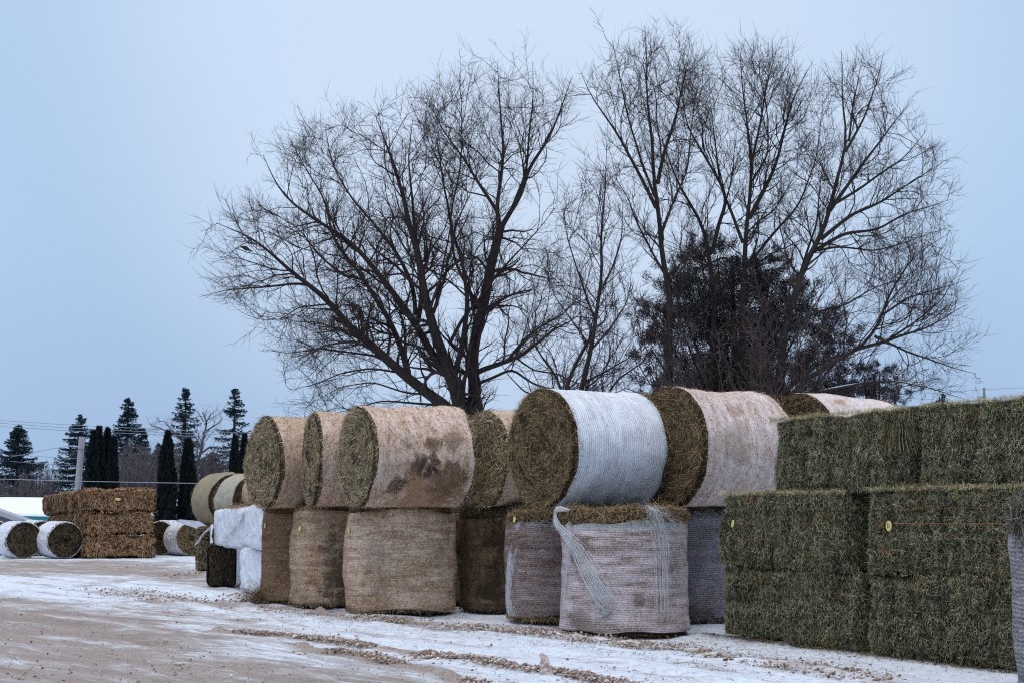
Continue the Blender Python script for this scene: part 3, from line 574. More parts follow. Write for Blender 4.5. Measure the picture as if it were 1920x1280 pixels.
# wrapped round bales on the ground far left
n_W = plastic('wrap_plastic_round', .15)
RG = 'white wrapped round bales in the far left line'
for i, (px, Y, u, r, lb) in enumerate(((47, 47.6, (-.55, .83), .575, 'white wrapped round bale with open brown end, leftmost of the far line'), (124, 47.4, (-.55, .83), .575, 'white wrapped round bale with open brown end, touching the rust brown stack'),
        (302, 51., (.3, .95), .58, 'round bale with dark end and white rim right of the rust brown stack'), (363, 50., (-.5, .87), .575, 'round bale with loose white wrap beside the tan square bale'),
        (-8, 50.5, (-.55, .83), .58, 'white wrapped round bale at the left edge behind the leftmost open one'), (80, 50.4, (-.55, .83), .58, 'white wrapped round bale behind and between the two open ended ones'))):
    t = round_bale(lb, lieframe((xat(px, Y), Y, r*.98), u), r, 1.3, M_drk if i < 3 else M_tanhay, n_W, RG, 85+i, ns=1800, fuzz=0, sag=.05, edge=.05, core=(.02, 1.3), wrap=(-.035, 1.33), sw=.009, slen=(.08, .2), lump=.012)
    if i == 3:
        G = Geo(); V = []
        for s_, z in ((0, .02), (1, .02)): pass
        P = np.array([[-.42, .42, -.05], [-.2, .56, -.05], [.5, .62, -.1], [.62, .55, -.1], [.0, .36, -.06], [-.45, .16, -.05]]); G.add(np.concatenate([P, P+[0, .0, .01]]), np.array([[0, 1, 4, 5], [1, 2, 3, 4], [6, 11, 10, 7], [7, 10, 9, 8]])); G.build('torn_flap', n_W, t, False)

# ------------------------------------------------------------------ ground
TR = [[(600,1150),(704,1162),(850,1175),(954,1181),(1037,1190),(1142,1205),(1225,1213),(1308,1222),(1392,1241),(1500,1252),(1640,1278)],
      [(410,1183),(520,1192),(600,1200),(683,1210),(787,1225),(892,1237),(975,1254),(1058,1262),(1120,1275),(1200,1295)],
      [(560,1212),(600,1221),(683,1229),(746,1244),(808,1254),(850,1267),(900,1290)],
      [(200,1104),(300,1122),(420,1128),(520,1140),(600,1150)]]
TRG = [np.array([ground(*p)[:2] for p in t]) for t in TR]
DIRT = np.array([ground(*p)[:2] for p in [(-400,1085),(0,1117),(180,1130),(450,1178),(640,1218),(860,1278),(1000,1330),(900,1500),(-900,1500)]])
DIRT2 = np.array([ground(*p)[:2] for p in [(-300,1046),(0,1050),(180,1050),(330,1052),(520,1090),(430,1100),(260,1082),(-300,1070)]])
def seg_dist(P, poly, closed=False):
    d = np.full(len(P), 1e9); n = len(poly)
    for i in range(n if closed else n-1):
        a, b = poly[i], poly[(i+1) % n]; ab = b-a; t = np.clip(((P-a) @ ab)/(ab @ ab), 0, 1); d = np.minimum(d, np.linalg.norm(P-a-t[:, None]*ab, axis=1))
    return d
def inside(P, poly):
    c = np.zeros(len(P), bool); n = len(poly)
    for i in range(n):
        a, b = poly[i], poly[(i+1) % n]; m = (a[1] > P[:, 1]) != (b[1] > P[:, 1])
        with np.errstate(divide='ignore', invalid='ignore'): x = (b[0]-a[0])*(P[:, 1]-a[1])/(b[1]-a[1])+a[0]
        c ^= m & (P[:, 0] < x)
    return c
def build_ground():
    ys = np.concatenate([np.linspace(-30, 8, 12)[:-1], 8*np.exp(np.linspace(0, math.log(60/8), 620)), np.geomspace(62, 590, 40)])
    xs = np.concatenate([-np.geomspace(590, 22, 26), np.linspace(-21, -6, 190)[:-1], np.linspace(-6, 6, 330), np.linspace(6, 12, 60)[1:], np.geomspace(13, 590, 26)])
    X, Y = np.meshgrid(xs, ys); P = np.stack([X.ravel(), Y.ravel()], 1); P3 = np.c_[P, 0*P[:, 0]]
    d = [seg_dist(P, t) for t in TRG]; rid = sum(np.exp(-(q/.07)**2)*.035-np.exp(-((q-.22)/.12)**2)*.012 for q in d)
    RU = [[(-60,1068),(250,1100),(600,1172),(1000,1222),(1400,1290)],[(-60,1082),(250,1117),(560,1184),(900,1230),(1150,1275)],[(-60,1052),(200,1062),(420,1092),(560,1135),(900,1192),(1250,1240),(1600,1300)],[(-60,1140),(200,1180),(480,1250),(600,1300)],[(-60,1165),(150,1200),(330,1250),(420,1300)]]
    rd = [seg_dist(P, np.array([ground(*q)[:2] for q in t])) for t in RU]; rut = sum(np.exp(-(q/.16)**4) for q in rd); rut2 = sum(np.exp(-((q-.27)/.07)**2) for q in rd)
    near = np.clip((70-P[:, 1])/30, 0, 1)*np.clip((P[:, 1]-2)/5, 0, 1)
    rot = np.c_[P[:, 0]*.9+P[:, 1]*.44, (-P[:, 0]*.44+P[:, 1]*.9)*.25, 0*P[:, 0]]
    z = (.012*wob2(rot, 3, 1.2)+.007*wob(P3, 8, 5)+.004*wob(rot, 9, 14)+rid*(.7+.5*wob(P3, 5, 9)))*near-.016*rut*(1+.3*wob(P3, 6, 4))*near+.012*rut2*near
    z += .02*np.exp(-(d[0]/.5)**2)
    s = np.where(inside(P, DIRT), 1, -1)*seg_dist(P, DIRT, True); dirt = np.clip(.42+s/3.2, 0, 1)*.84
    s2 = np.where(inside(P, DIRT2), 1, -1)*seg_dist(P, DIRT2, True); dirt = np.maximum(dirt, np.clip(.5+s2/4, 0, 1)*.72)
    band = np.exp(-(d[0]/.32)**2)*.45+np.exp(-(d[1]/.12)**2)*.75+np.exp(-(d[2]/.12)**2)*.7+np.exp(-(d[3]/.35)**2)*.4
    dirt = np.clip(dirt+band+rut*.16*(1+.6*wob(P3, 12, 1.5)), 0, 1); dirt += .20*np.clip(-P[:, 0]/4+.2, 0, 1)*np.clip(P[:, 1]/8-1.6, 0, 1)+np.where(P[:, 1] > 62, -.3, 0)
    G = Geo(); ny, nx = X.shape; a = (np.arange(ny-1)[:, None]*nx+np.arange(nx-1)[None])
    G.add(np.c_[P, z], np.stack([a, a+1, a+nx+1, a+nx], -1).reshape(-1, 4), dirt)
    t = NT('snowy_yard'); at_ = t.attr()
    v0 = t.coord(); vr = t.coord(rot=(0, 0, R(-42)))
    ms = t.node('ShaderNodeMapping'); ms.inputs['Scale'].default_value = (1.2, .25, 1); t.L.new(vr, ms.inputs[0]); v = ms.outputs[0]
    n1 = t.noise(v, 1.6, 6, .62, .6); n2 = t.noise(v, 9, 5, .7, .4); n3 = t.noise(v0, 30, 6, .85); n4 = t.noise(v0, 6, 5, .7)
    m = t.math('ADD', at_, t.math('MULTIPLY', t.math('SUBTRACT', n1, .5), 2.3))
    m = t.math('ADD', m, t.math('MULTIPLY', t.math('SUBTRACT', n2, .5), 1.5)); m = t.math('ADD', m, t.math('MULTIPLY', t.math('SUBTRACT', n3, .5), 1.1))
    m = t.mr(m, .20, .85)
    snow = t.mix(t.mr(n4, .35, .65), (.70, .77, .87), (.84, .90, .98)); snow = t.mix(t.mr(n2, .5, .7, 0, .35), snow, (.40, .42, .50))
    soil = t.mix(t.mr(n3, .38, .60), (.11, .075, .055), (.42, .315, .26)); soil = t.mix(t.mr(n1, .52, .68, 0, .6), soil, (.14, .10, .07)); soil = t.mix(t.mr(n2, .5, .62, 0, .5), soil, (.42, .355, .33))
    c = t.mix(t.math('MULTIPLY', m, .92), snow, soil)
    gx = t.noise(v0, 95, 3, .8); gy = t.noise(v, 34, 4, .8); c = t.mix(t.math('MULTIPLY', t.mr(gx, .50, .62, 0, .6), t.mr(m, .1, .7, .1, 1)), c, (.13, .09, .065)); c = t.mix(t.math('MULTIPLY', t.mr(gx, .46, .38, 0, .55), t.mr(m, .1, .7, .2, 1)), c, (.62, .56, .54)); c = t.mix(t.mr(gy, .54, .64, 0, .5), c, (.24, .20, .18))
    sp_ = t.node('ShaderNodeTexVoronoi'); t.L.new(v0, sp_.inputs['Vector']); sp_.inputs['Scale'].default_value = 16
    speck = t.math('MULTIPLY', t.mr(sp_.outputs['Distance'], .10, .16, 1, 0), t.mr(n4, .5, .6)); c = t.mix(t.math('MULTIPLY', speck, t.mr(m, .1, .5, .1, .8)), c, (.07, .05, .04))
    t.col(c); t.b.inputs['Roughness'].default_value = .6; t.con(t.mr(m, 0, .6, .45, .9), t.b.inputs['Roughness']); t.b.inputs['Specular IOR Level'].default_value = .35
    t.bump(t.math('ADD', n3, t.math('MULTIPLY', n2, .6)), .55, .03)
    o = G.build('ground', t.m); o['kind'] = 'structure'
build_ground()
def lumps(P, s, seed, jit=.5):
    """rough clods: jittered octahedra-ish balls; P (n,3), s (n,)."""
    rs = np.random.RandomState(seed); n = len(P); th = np.arange(6)*math.pi/3
    rings = [(0, 0, 1)] + [(math.cos(a)*.8, math.sin(a)*.8, .55) for a in th] + [(math.cos(a+.5), math.sin(a+.5), -.25) for a in th] + [(0, 0, -.8)]
    B = np.array(rings)[None]*(1+rs.uniform(-jit, jit, (n, 14, 1)))+rs.normal(0, .1, (n, 14, 3))
    B *= s[:, None, None]*np.stack([rs.uniform(.7, 1.4, n), rs.uniform(.7, 1.4, n), rs.uniform(.5, 1., n)], 1)[:, None]
    V = B+P[:, None]; F3 = []
    for i in range(6):
        j = (i+1) % 6; F3 += [(0, 1+i, 1+j), (1+i, 7+i, 1+j), (1+j, 7+i, 7+j), (13, 7+j, 7+i)]
    return V, (np.arange(n)[:, None, None]*14+np.array(F3)[None]).reshape(-1, 3)
def clods():
    rs = np.random.RandomState(77); PP = []; SS = []
    def along(poly, n, sp, smin, smax):
        Q = resample(poly, 200)[rs.randint(0, 200, n)]; clump = (wob(np.c_[Q, 0*Q[:, 0]], 5, 1.8) > -.4); Q = Q[clump]
        Q = Q+rs.normal(0, sp, Q.shape); PP.append(np.c_[Q, rs.uniform(.0, .045, len(Q))]); SS.append(rs.uniform(0, 1, len(Q))**2.5*(smax-smin)+smin)
    along(TRG[0], 7500, .16, .004, .018); along(TRG[1], 6500, .045, .004, .019); along(TRG[2], 4500, .05, .004, .018); along(TRG[3], 900, .4, .005, .022)
    for px, py, n, sp in ((1322, 1226, 350, .12), (1345, 1236, 150, .1), (1180, 1212, 120, .12), (800, 1228, 160, .10), (735, 1162, 160, .2), (1460, 1245, 90, .15), (240, 1062, 40, .4), (390, 1075, 120, .7), (450, 1117, 60, .3)):
        g = ground(px, py); Q = np.c_[g[0]+rs.normal(0, sp, n), g[1]+rs.normal(0, sp*1.2, n)]; hgt = np.exp(-((Q-g[:2])**2).sum(1)/sp**2)*.06; PP.append(np.c_[Q, hgt*rs.uniform(.2, 1, n)]); SS.append(rs.uniform(.006, .026, n))
    n = 4000; g = [ground(-60+1960*rs.uniform()**1.5, 1050+245*rs.uniform()) for _ in range(n)]; PP.append(np.array(g)); SS.append(.003+.012*rs.uniform(0, 1, n)**3)
    P = np.concatenate(PP); s = np.concatenate(SS); V, F3 = lumps(P, s, 3); G = Geo(); G.add(V.reshape(-1, 3), F3, np.repeat(np.clip(rs.normal(.6, .2, len(P)), .3, 1), 14))
    t = NT('frozen_clods'); n3 = t.noise(t.coord(), 60, 4, .7); x = t.math('ADD', t.attr(), t.math('MULTIPLY', t.math('SUBTRACT', n3, .5), .7))
    t.col(t.ramp(x, [(.1, (.80, .82, .86)), (.35, (.62, .55, .53)), (.55, (.40, .30, .24)), (1, (.13, .08, .055))])); t.bump(n3, .5, .01)
    tag(G.build('frozen_clods', t.m, None, False), 'lines of frozen mud and snow clods pushed up along the wheel tracks', 'frozen clods', kind='stuff')
    # the one upright clod
    g = ground(1026, 1262); G = Geo(); K = 12; n = 14; z = np.linspace(-.02, .17, K); rr = np.interp(z, [-.02, .0, .06, .11, .15, .17], [.075, .07, .045, .036, .026, .004]); a = np.arange(n)*2*math.pi/n
    V = np.stack([rr[:, None]*np.cos(a)-.25*z[:, None], rr[:, None]*np.sin(a), np.repeat(z[:, None], n, 1)], -1).reshape(-1, 3); V += .011*np.stack([wob(V, 1, 40), wob(V, 2, 40), wob(V, 3, 40)], 1)+.006*np.stack([wob(V, 4, 110), wob(V, 5, 110), 0*V[:, 0]], 1); V += np.array([g[0], g[1], 0])
    k = np.arange(K-1)[:, None]*n; q = np.arange(n)[None]; A = k+q; B = k+(q+1) % n; G.add(V, np.stack([A, B, B+n, A+n], -1).reshape(-1, 4), .45); tag(G.build('ice_chunk', t.m, None, False), 'single pointed clod standing up from the wheel track in the foreground', 'frozen clod')
clods()
def litter():
    rs = np.random.RandomState(5); G = Geo(); n = 9000; P = []
    for i in range(n):
        u = rs.uniform(); 
        if u < .5: q = TRG[0][rs.randint(0, len(TRG[0])-1)]+rs.normal(0, .45, 2)
        elif u < .75: g = GA+gd*rs.uniform(-.3, 4.8); q = g+np.array([gd[1], -gd[0]])*np.abs(rs.normal(0, .12))
        else: g = ground(rs.uniform(300, 1900), 1060+220*rs.uniform()); q = g[:2]
        P.append((q[0], q[1], .012))
    P = np.array(P); straws(G, P, np.tile([0, 0, 1.], (n, 1)), rs, (.03, .12), .004, .3, tint=(.0, .7)); tag(G.build('hay_litter', M_tanhay), 'scattered hay stems on the snow along the foot of the bales', 'hay litter', kind='stuff')
litter()

# ------------------------------------------------------------------ bare trees
def bark(name, dark, light):
    t = NT(name); n = t.noise(t.coord(scale=(4, 4, 1)), 6, 4); t.col(t.mix(t.mr(n, .3, .7), dark, light)); return t.m
M_bark = bark('bark', (.020, .016, .014), (.055, .043, .037)); M_twig = bark('twig', (.032, .022, .021), (.065, .046, .043))
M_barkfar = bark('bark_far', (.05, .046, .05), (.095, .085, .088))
def spawn(P, rad, rs, spacing, Lr, ang, trop, wander, K, start=.15, rmul=.6, rmin=.003, rtip=.0025, lenfall=.5, env=None, tropvar=0.):
    """children of centre lines P (N,Kp,3)."""
    N, Kp, _ = P.shape; seg = np.linalg.norm(np.diff(P, axis=1), axis=2); Lp = seg.sum(1); cnt = rs.poisson(np.maximum(Lp*(1-start)/spacing, 0))
    idx = np.repeat(np.arange(N), cnt); M = len(idx); 
    if M == 0: return np.zeros((0, K, 3)), np.zeros((0, K))
    t = rs.uniform(start, 1., M)**.9; f = t*(Kp-1); i = np.minimum(f.astype(int), Kp-2); fr = (f-i)[:, None]
    p0 = P[idx, i]*(1-fr)+P[idx, i+1]*fr; T = nrm(P[idx, i+1]-P[idx, i]); rp = rad[idx, i]*(1-fr[:, 0])+rad[idx, i+1]*fr[:, 0]
    side = rs.normal(size=(M, 3)); side = nrm(side-T*(side*T).sum(1, keepdims=True)); a = np.radians(rs.uniform(*ang, M))[:, None]
    D = nrm(T*np.cos(a)+side*np.sin(a)); L = rs.uniform(*Lr, M)*(1-lenfall*t)*np.minimum(1, Lp[idx]/np.mean(Lr)*.9)
    out = np.empty((M, K, 3)); out[:, 0] = p0; st = (L/(K-1))[:, None]; tv = (trop+rs.normal(0, tropvar, M))[:, None]
    for k in range(1, K):
        D = nrm(D+rs.normal(0, wander, (M, 3))+np.array([0, 0, 1.])*tv/(K-1)); out[:, k] = out[:, k-1]+D*st
    r0 = np.clip(rp*rmul, rmin, None)*np.minimum(1, .55+L/np.mean(Lr)*.4); r = r0[:, None]*(1-np.linspace(0, 1, K)[None])**.8+rtip
    if env is not None:
        cc = env.mean(0); env = cc+(env-cc)*.925
        def ok(Q):
            y = Q[:, 1]-0.; d = Q-np.array([0, 0, CAMH]); dep = d[:, 1]*CP+d[:, 2]*SP; px = CX+F*d[:, 0]/dep; py = CY-F*(-d[:, 1]*SP+d[:, 2]*CP)/dep
            return inside(np.stack([px, py], 1), env)
        e = ok(out[:, -1]); out[~e] = out[~e][:, :1]+(out[~e]-out[~e][:, :1])*.6; keep = e | ok(out[:, -1]) | (rs.rand(M) < .18)
        out = out[keep]; r = r[keep]
    return out, r
def limb_paths(limbs, Y, rs, dep=.55, x_c=None):
    """limbs: (pixel polyline, r0, r1) ; depth drifts along each limb."""
    Ps, Rs_, K = [], [], 26
    PQ = []
    for pts, r0, r1, *y0 in limbs:
        r0 *= .70 if r0 < .2 else .8; r1 = r1*.4 if r1 < .03 else r1*.72; ya = y0[0] if y0 else 0.
        if not y0 and PQ:
            A = np.concatenate(PQ); ya = A[np.argmin(((A[:, :2]-np.array(pts[0]))**2).sum(1)), 2]-Y
        sl = rs.uniform(-dep, dep) if len(y0) < 2 else y0[1]
        p = np.array(pts, float); q = resample(p, K); L = np.r_[0, np.cumsum(np.linalg.norm(np.diff(q, axis=0), axis=1))]*Y/F
        yy = Y+ya+sl*L*.6+.1*np.sin(np.linspace(0, 5, K))*np.minimum(L, 1)
        q = q+np.stack([wob(np.c_[L, 0*L, 0*L], len(PQ)*7+3, 1.5), wob(np.c_[L, 0*L, 0*L], len(PQ)*7+4, 1.5)], 1)*2.2*np.minimum(L/2, 1)[:, None]; PQ.append(np.c_[q, yy])
        Ps.append(np.array([at(x, y, d) for (x, y), d in zip(q, yy)])+.0); Rs_.append(np.linspace(r0, r1, K)**1.)
    return np.array(Ps), np.array(Rs_)
def bare_tree(name, label, limbs, Y, env, seed, root, mats=(None, None), lv=None, scale=1., group=None, snow=(), dep=.55):
    rs = np.random.RandomState(seed); P0, R0 = limb_paths(limbs, Y, rs, dep)
    t = thing(name, label, 'tree', Matrix.Translation(Vector(root)), group); o = np.array(root)
    G = Geo(); tubes(G, P0-o, R0, 8, .4); 
    b1, b2 = mats[0] or M_bark, mats[1] or M_twig; G.build('trunk', b1, t)
    for i, a, b in snow:
        G = Geo(); q = P0[i][a:b]-o+np.array([0, -.3*1, .75])*R0[i][a:b, None]; rr = R0[i][a:b]*.55*np.sin(np.linspace(.1, 3.04, b-a))+.004; tube1(G, q, rr, 6); G.build('snow_cap', M_netw, t)
    lv = lv or {}; tr = lv.get('trop', .5)
    P1, R1 = spawn(P0, R0, rs, lv.get('s1', .30)*scale, (1.0*scale, 4.2*scale), (22, 66), tr, .17, 12, .10, .42, .008, .0035, .55, env, lv.get('tv', .3))
    P2, R2 = spawn(P1, R1, rs, lv.get('s2', .21)*scale, (.4*scale, 1.5*scale), (22, 60), tr*.9, .15, 7, .1, .55, .0045, .0022, .3, None, .3)
    P3, R3 = spawn(P2, R2, rs, lv.get('s3', .15)*scale, (.2*scale, .75*scale), (22, 65), tr*.6, .16, 4, .08, .6, .0026, .0017, .1, None, .2)
    G = Geo(); tubes(G, P1-o, R1, 4, .3); tubes(G, P2-o, R2, 3, .3); tubes(G, P3-o, R3, 3, .3); print(name, len(P1), len(P2), len(P3)); G.build('crown', b2, t)
    return t, P0, P1
ENV_A = np.array([(365,560),(385,470),(400,400),(470,370),(480,280),(540,235),(610,215),(690,175),(780,170),(845,125),(930,100),(1010,105),(1085,140),(1090,250),(1075,350),(1100,430),(1105,560),(1110,620),(1190,680),(1190,790),(560,800),(520,720),(490,660),(450,600),(400,590)], float)
TA = [([(876,985),(874,860),(868,775),(858,735),(843,706),(838,692)], .36, .25, 0., 0.),
      ([(838,695),(829,656),(818,634),(812,607),(807,583),(794,553),(789,520),(785,473),(765,410),(755,364),(735,300),(700,215)], .20, .02),
      ([(838,700),(820,678),(805,660),(792,634),(781,607),(766,586),(733,537),(717,520),(684,479),(637,439),(609,421),(551,387),(516,345),(490,290)], .19, .018),
      ([(783,605),(789,580),(791,543),(788,479),(779,445),(776,380),(765,300),(775,220)], .11, .015),
      ([(779,590),(776,546),(766,520),(742,470),(705,420),(660,375),(625,310),(610,240)], .10, .014),
      ([(865,790),(850,770),(836,762),(794,734),(761,699),(733,682),(700,650),(655,612),(626,577),(591,543),(556,514),(522,485),(464,439),(405,418)], .22, .015),
      ([(580,535),(556,531),(504,537),(429,543),(368,560)], .06, .008),
      ([(765,705),(763,690),(759,669),(744,629),(726,590),(700,553),(684,525),(649,479),(622,445),(609,375),(580,330),(545,262)], .13, .014),
      ([(684,525),(640,515),(600,480),(560,430),(520,410),(470,395)], .06, .01),
      ([(851,720),(851,702),(862,660),(868,629),(875,586),(874,533),(868,500),(850,450),(840,400),(828,330),(815,240)], .13, .014),
      ([(845,640),(871,592),(897,564),(925,520),(975,470),(1010,430),(1045,380)], .08, .012),
      ([(893,985),(889,860),(888,775),(891,720),(886,685),(888,650),(895,610),(905,570),(915,535),(932,456),(938,427)], .27, .17, .3, 0.),
      ([(938,430),(955,400),(978,369),(996,312),(1030,254),(1055,200),(1075,145)], .12, .015),
      ([(936,440),(932,381),(944,329),(947,283),(938,231),(932,115)], .10, .014),
      ([(934,400),(903,352),(880,312),(851,271),(822,231),(800,180)], .08, .012),
      ([(960,392),(985,330),(990,270),(1000,200),(995,115)], .07, .012),
      ([(900,590),(880,540),(850,490),(845,420),(860,340),(870,250),(860,150)], .07, .012),
      ([(891,700),(901,693),(936,682),(973,669),(1006,642),(1039,616),(1075,598),(1100,575)], .12, .015),
      ([(955,672),(980,640),(1010,614),(1060,586),(1095,540)], .07, .012),
      ([(893,720),(930,705),(960,690),(1000,720),(1060,735),(1130,700)], .07, .012),
      ([(760,700),(700,690),(640,700),(590,720),(540,735)], .05, .01), ([(720,670),(660,660),(600,650),(540,660),(490,655)], .05, .01),
      ([(840,760),(780,755),(720,750),(660,765),(610,775)], .06, .01), ([(820,740),(760,735),(700,715),(640,725),(580,760)], .05, .01),
      ([(800,655),(750,640),(700,600),(650,570),(600,590),(560,610)], .05, .01), ([(620,570),(560,575),(520,600),(480,590)], .04, .008)]
rootA = ground(880, 985); YA = 44.; rA = np.array([at(880, 960, YA)[0], YA, 0])
TA_t, _, P1A = bare_tree('bare_tree', 'wide spreading bare tree with two dark trunks, leftmost of the big trees', TA, YA, ENV_A, 5, rA, lv={'trop': .35, 'tv': .6, 's1': .26, 's2': .21})
ENV_B = np.array([(960,760),(930,700),(1000,560),(1040,420),(1080,300),(1125,260),(1180,330),(1200,430),(1190,560),(1230,640),(1240,760)], float)
TB = [([(1088,985),(1088,860),(1088,770),(1092,722),(1104,660),(1114,615),(1124,520),(1131,416),(1134,340),(1138,270)], .15, .015, 0, 0),
      ([(1075,985),(1065,800),(1060,740),(1075,690),(1095,653),(1114,618)], .09, .06), ([(1116,600),(1100,560),(1080,500),(1065,440),(1060,380)], .05, .01),
      ([(1120,560),(1150,500),(1165,440),(1170,370)], .05, .01), ([(1104,660),(1140,620),(1175,570),(1190,520)], .05, .01), ([(1090,720),(1130,700),(1180,670),(1215,640)], .05, .01),
      ([(1064,760),(1040,700),(1010,660),(985,600),(990,540)], .06, .01), ([(1070,780),(1020,745),(984,735),(951,699),(930,664)], .06, .012), ([(1100,800),(1125,760),(1160,710),(1200,680),(1230,640)], .07, .015),
      ([(1100,640),(1070,600),(1040,560),(1020,500)], .04, .01)]
YB = 41.; rB = np.array([at(1088, 960, YB)[0], YB, 0])
bare_tree('bare_tree', 'slender bare tree standing between the two big bare trees', TB, YB, ENV_B, 15, rB, lv={'trop': .4, 's1': .26, 's2': .22}, scale=.8)
ENV_C = np.array([(1070,150),(1140,65),(1210,38),(1300,60),(1325,140),(1370,65),(1480,80),(1545,130),(1555,200),(1580,85),(1680,90),(1725,190),(1775,280),(1790,380),(1795,470),(1830,560),(1840,700),(1800,760),(1700,790),(1180,790),(1160,600),(1140,430),(1090,260)], float)
TC = [([(1251,985),(1251,860),(1251,722),(1254,618),(1251,531),(1239,433),(1228,364),(1225,317),(1216,213),(1208,98),(1206,48)], .20, .015, 0, 0.),
      ([(1230,390),(1193,312),(1158,254),(1118,196),(1090,135)], .09, .012), ([(1233,345),(1245,283),(1274,202),(1293,110)], .09, .012), ([(1240,440),(1262,380),(1290,310),(1300,220),(1310,140)], .06, .012),
      ([(1228,370),(1200,300),(1180,220),(1160,130),(1150,75)], .06, .012), ([(1250,520),(1225,480),(1200,430),(1180,370),(1150,330)], .06, .012)]
TD = [([(1336,985),(1335,860),(1334,722),(1337,560),(1333,468),(1314,410),(1274,352),(1251,305),(1235,240)], .22, .015, .5, 0.),
      ([(1335,475),(1349,416),(1366,375),(1349,341),(1320,294),(1290,235),(1270,150)], .10, .012),
      ([(1380,985),(1388,800),(1392,620),(1395,502),(1392,445),(1407,364),(1410,294),(1395,213),(1388,98)], .20, .014, 0, 0.),
      ([(1405,410),(1441,341),(1465,271),(1488,185),(1524,115)], .10, .012), ([(1410,300),(1425,230),(1440,160),(1460,85)], .06, .012), ([(1393,455),(1375,410),(1355,360),(1345,280),(1330,180)], .08, .012),
      ([(1410,340),(1440,290),(1440,220),(1420,140),(1425,80)], .05, .01), ([(1400,500),(1450,440),(1500,380),(1530,300),(1540,210)], .07, .012), ([(1395,520),(1360,480),(1320,500),(1280,470),(1240,460)], .06, .012)]
TE = [([(1440,985),(1455,760),(1470,600),(1499,514),(1534,456),(1557,387),(1574,317),(1592,260),(1580,202),(1574,95)], .22, .014, 0, 0.),
      ([(1556,395),(1615,312),(1667,242),(1715,185)], .09, .012), ([(1540,448),(1600,400),(1660,375),(1720,335),(1775,300)], .09, .012), ([(1520,475),(1580,440),(1650,425),(1710,395),(1785,375)], .09, .012),
      ([(1585,285),(1620,220),(1645,160),(1660,95)], .06, .01), ([(1592,265),(1600,190),(1620,110)], .05, .01), ([(1534,470),(1570,462),(1640,470),(1700,455),(1770,430)], .05, .012),
      ([(1440,850),(1470,745),(1511,710),(1560,680),(1609,653),(1644,618),(1667,549),(1707,491),(1778,440)], .14, .014), ([(1600,656),(1660,640),(1725,618),(1815,575)], .08, .012), ([(1640,630),(1700,660),(1760,680),(1830,700)], .06, .012),
      ([(1470,765),(1530,735),(1600,720),(1680,715),(1750,725),(1810,745)], .08, .012), ([(1655,590),(1700,560),(1760,540),(1820,520)], .05, .01), ([(1560,385),(1620,350),(1690,300),(1740,240)], .07, .012),
      ([(1660,640),(1720,600),(1770,560),(1800,500)], .05, .01), ([(1470,620),(1520,590),(1580,570),(1640,540),(1700,520)], .07, .012), ([(1500,515),(1530,420),(1540,340),(1545,270)], .06, .01)]
LC = {'trop': .6, 'tv': .4, 's1': .27, 's2': .22}
for nm, T, Y, px, sd, lb in (('bare_tree', TC, 45., 1251, 21, 'tall narrow bare tree rising left of the dark evergreen'), ('bare_tree', TD, 46., 1336, 22, 'tall bare tree with several stems rising behind the dark evergreen'), ('bare_tree', TE, 44.5, 1440, 23, 'wide bare tree leaning right over the green bales')):
    bare_tree(nm, lb, T, Y, ENV_C, sd, np.array([at(px, 960, Y)[0], Y, 0]), lv=LC, scale=.95, dep=.4, snow=((10, 5, 12), (10, 15, 20), (7, 5, 8)) if px == 1440 else ())
# ------------------------------------------------------------------ evergreens
def needle_mat(name, a, b, c): 
    t = NT(name); n = t.noise(t.coord(), 2.5, 3); x = t.math('ADD', t.attr(), t.math('MULTIPLY', t.math('SUBTRACT', n, .5), .5)); t.col(t.ramp(x, [(.1, a), (.55, b), (1, c)])); return t.m
M_spruce = needle_mat('spruce_needles', (.012, .026, .038), (.026, .050, .064), (.055, .09, .105))
M_thuja = needle_mat('thuja_leaves', (.004, .008, .010), (.010, .016, .016), (.022, .030, .026))
M_ever = needle_mat('evergreen_leaves', (.016, .015, .018), (.038, .033, .036), (.085, .066, .068))
def tris(G, P, D, size, rs, tint, wd=.28):
    """small leaf triangles at P pointing along D."""
    n = len(P); S = nrm(np.cross(D, rs.normal(size=(n, 3)))); s = size[:, None]
    V = np.stack([P-S*s*wd, P+S*s*wd, P+D*s], 1); G.add(V.reshape(-1, 3), np.arange(3*n).reshape(n, 3), np.repeat(tint, 3))
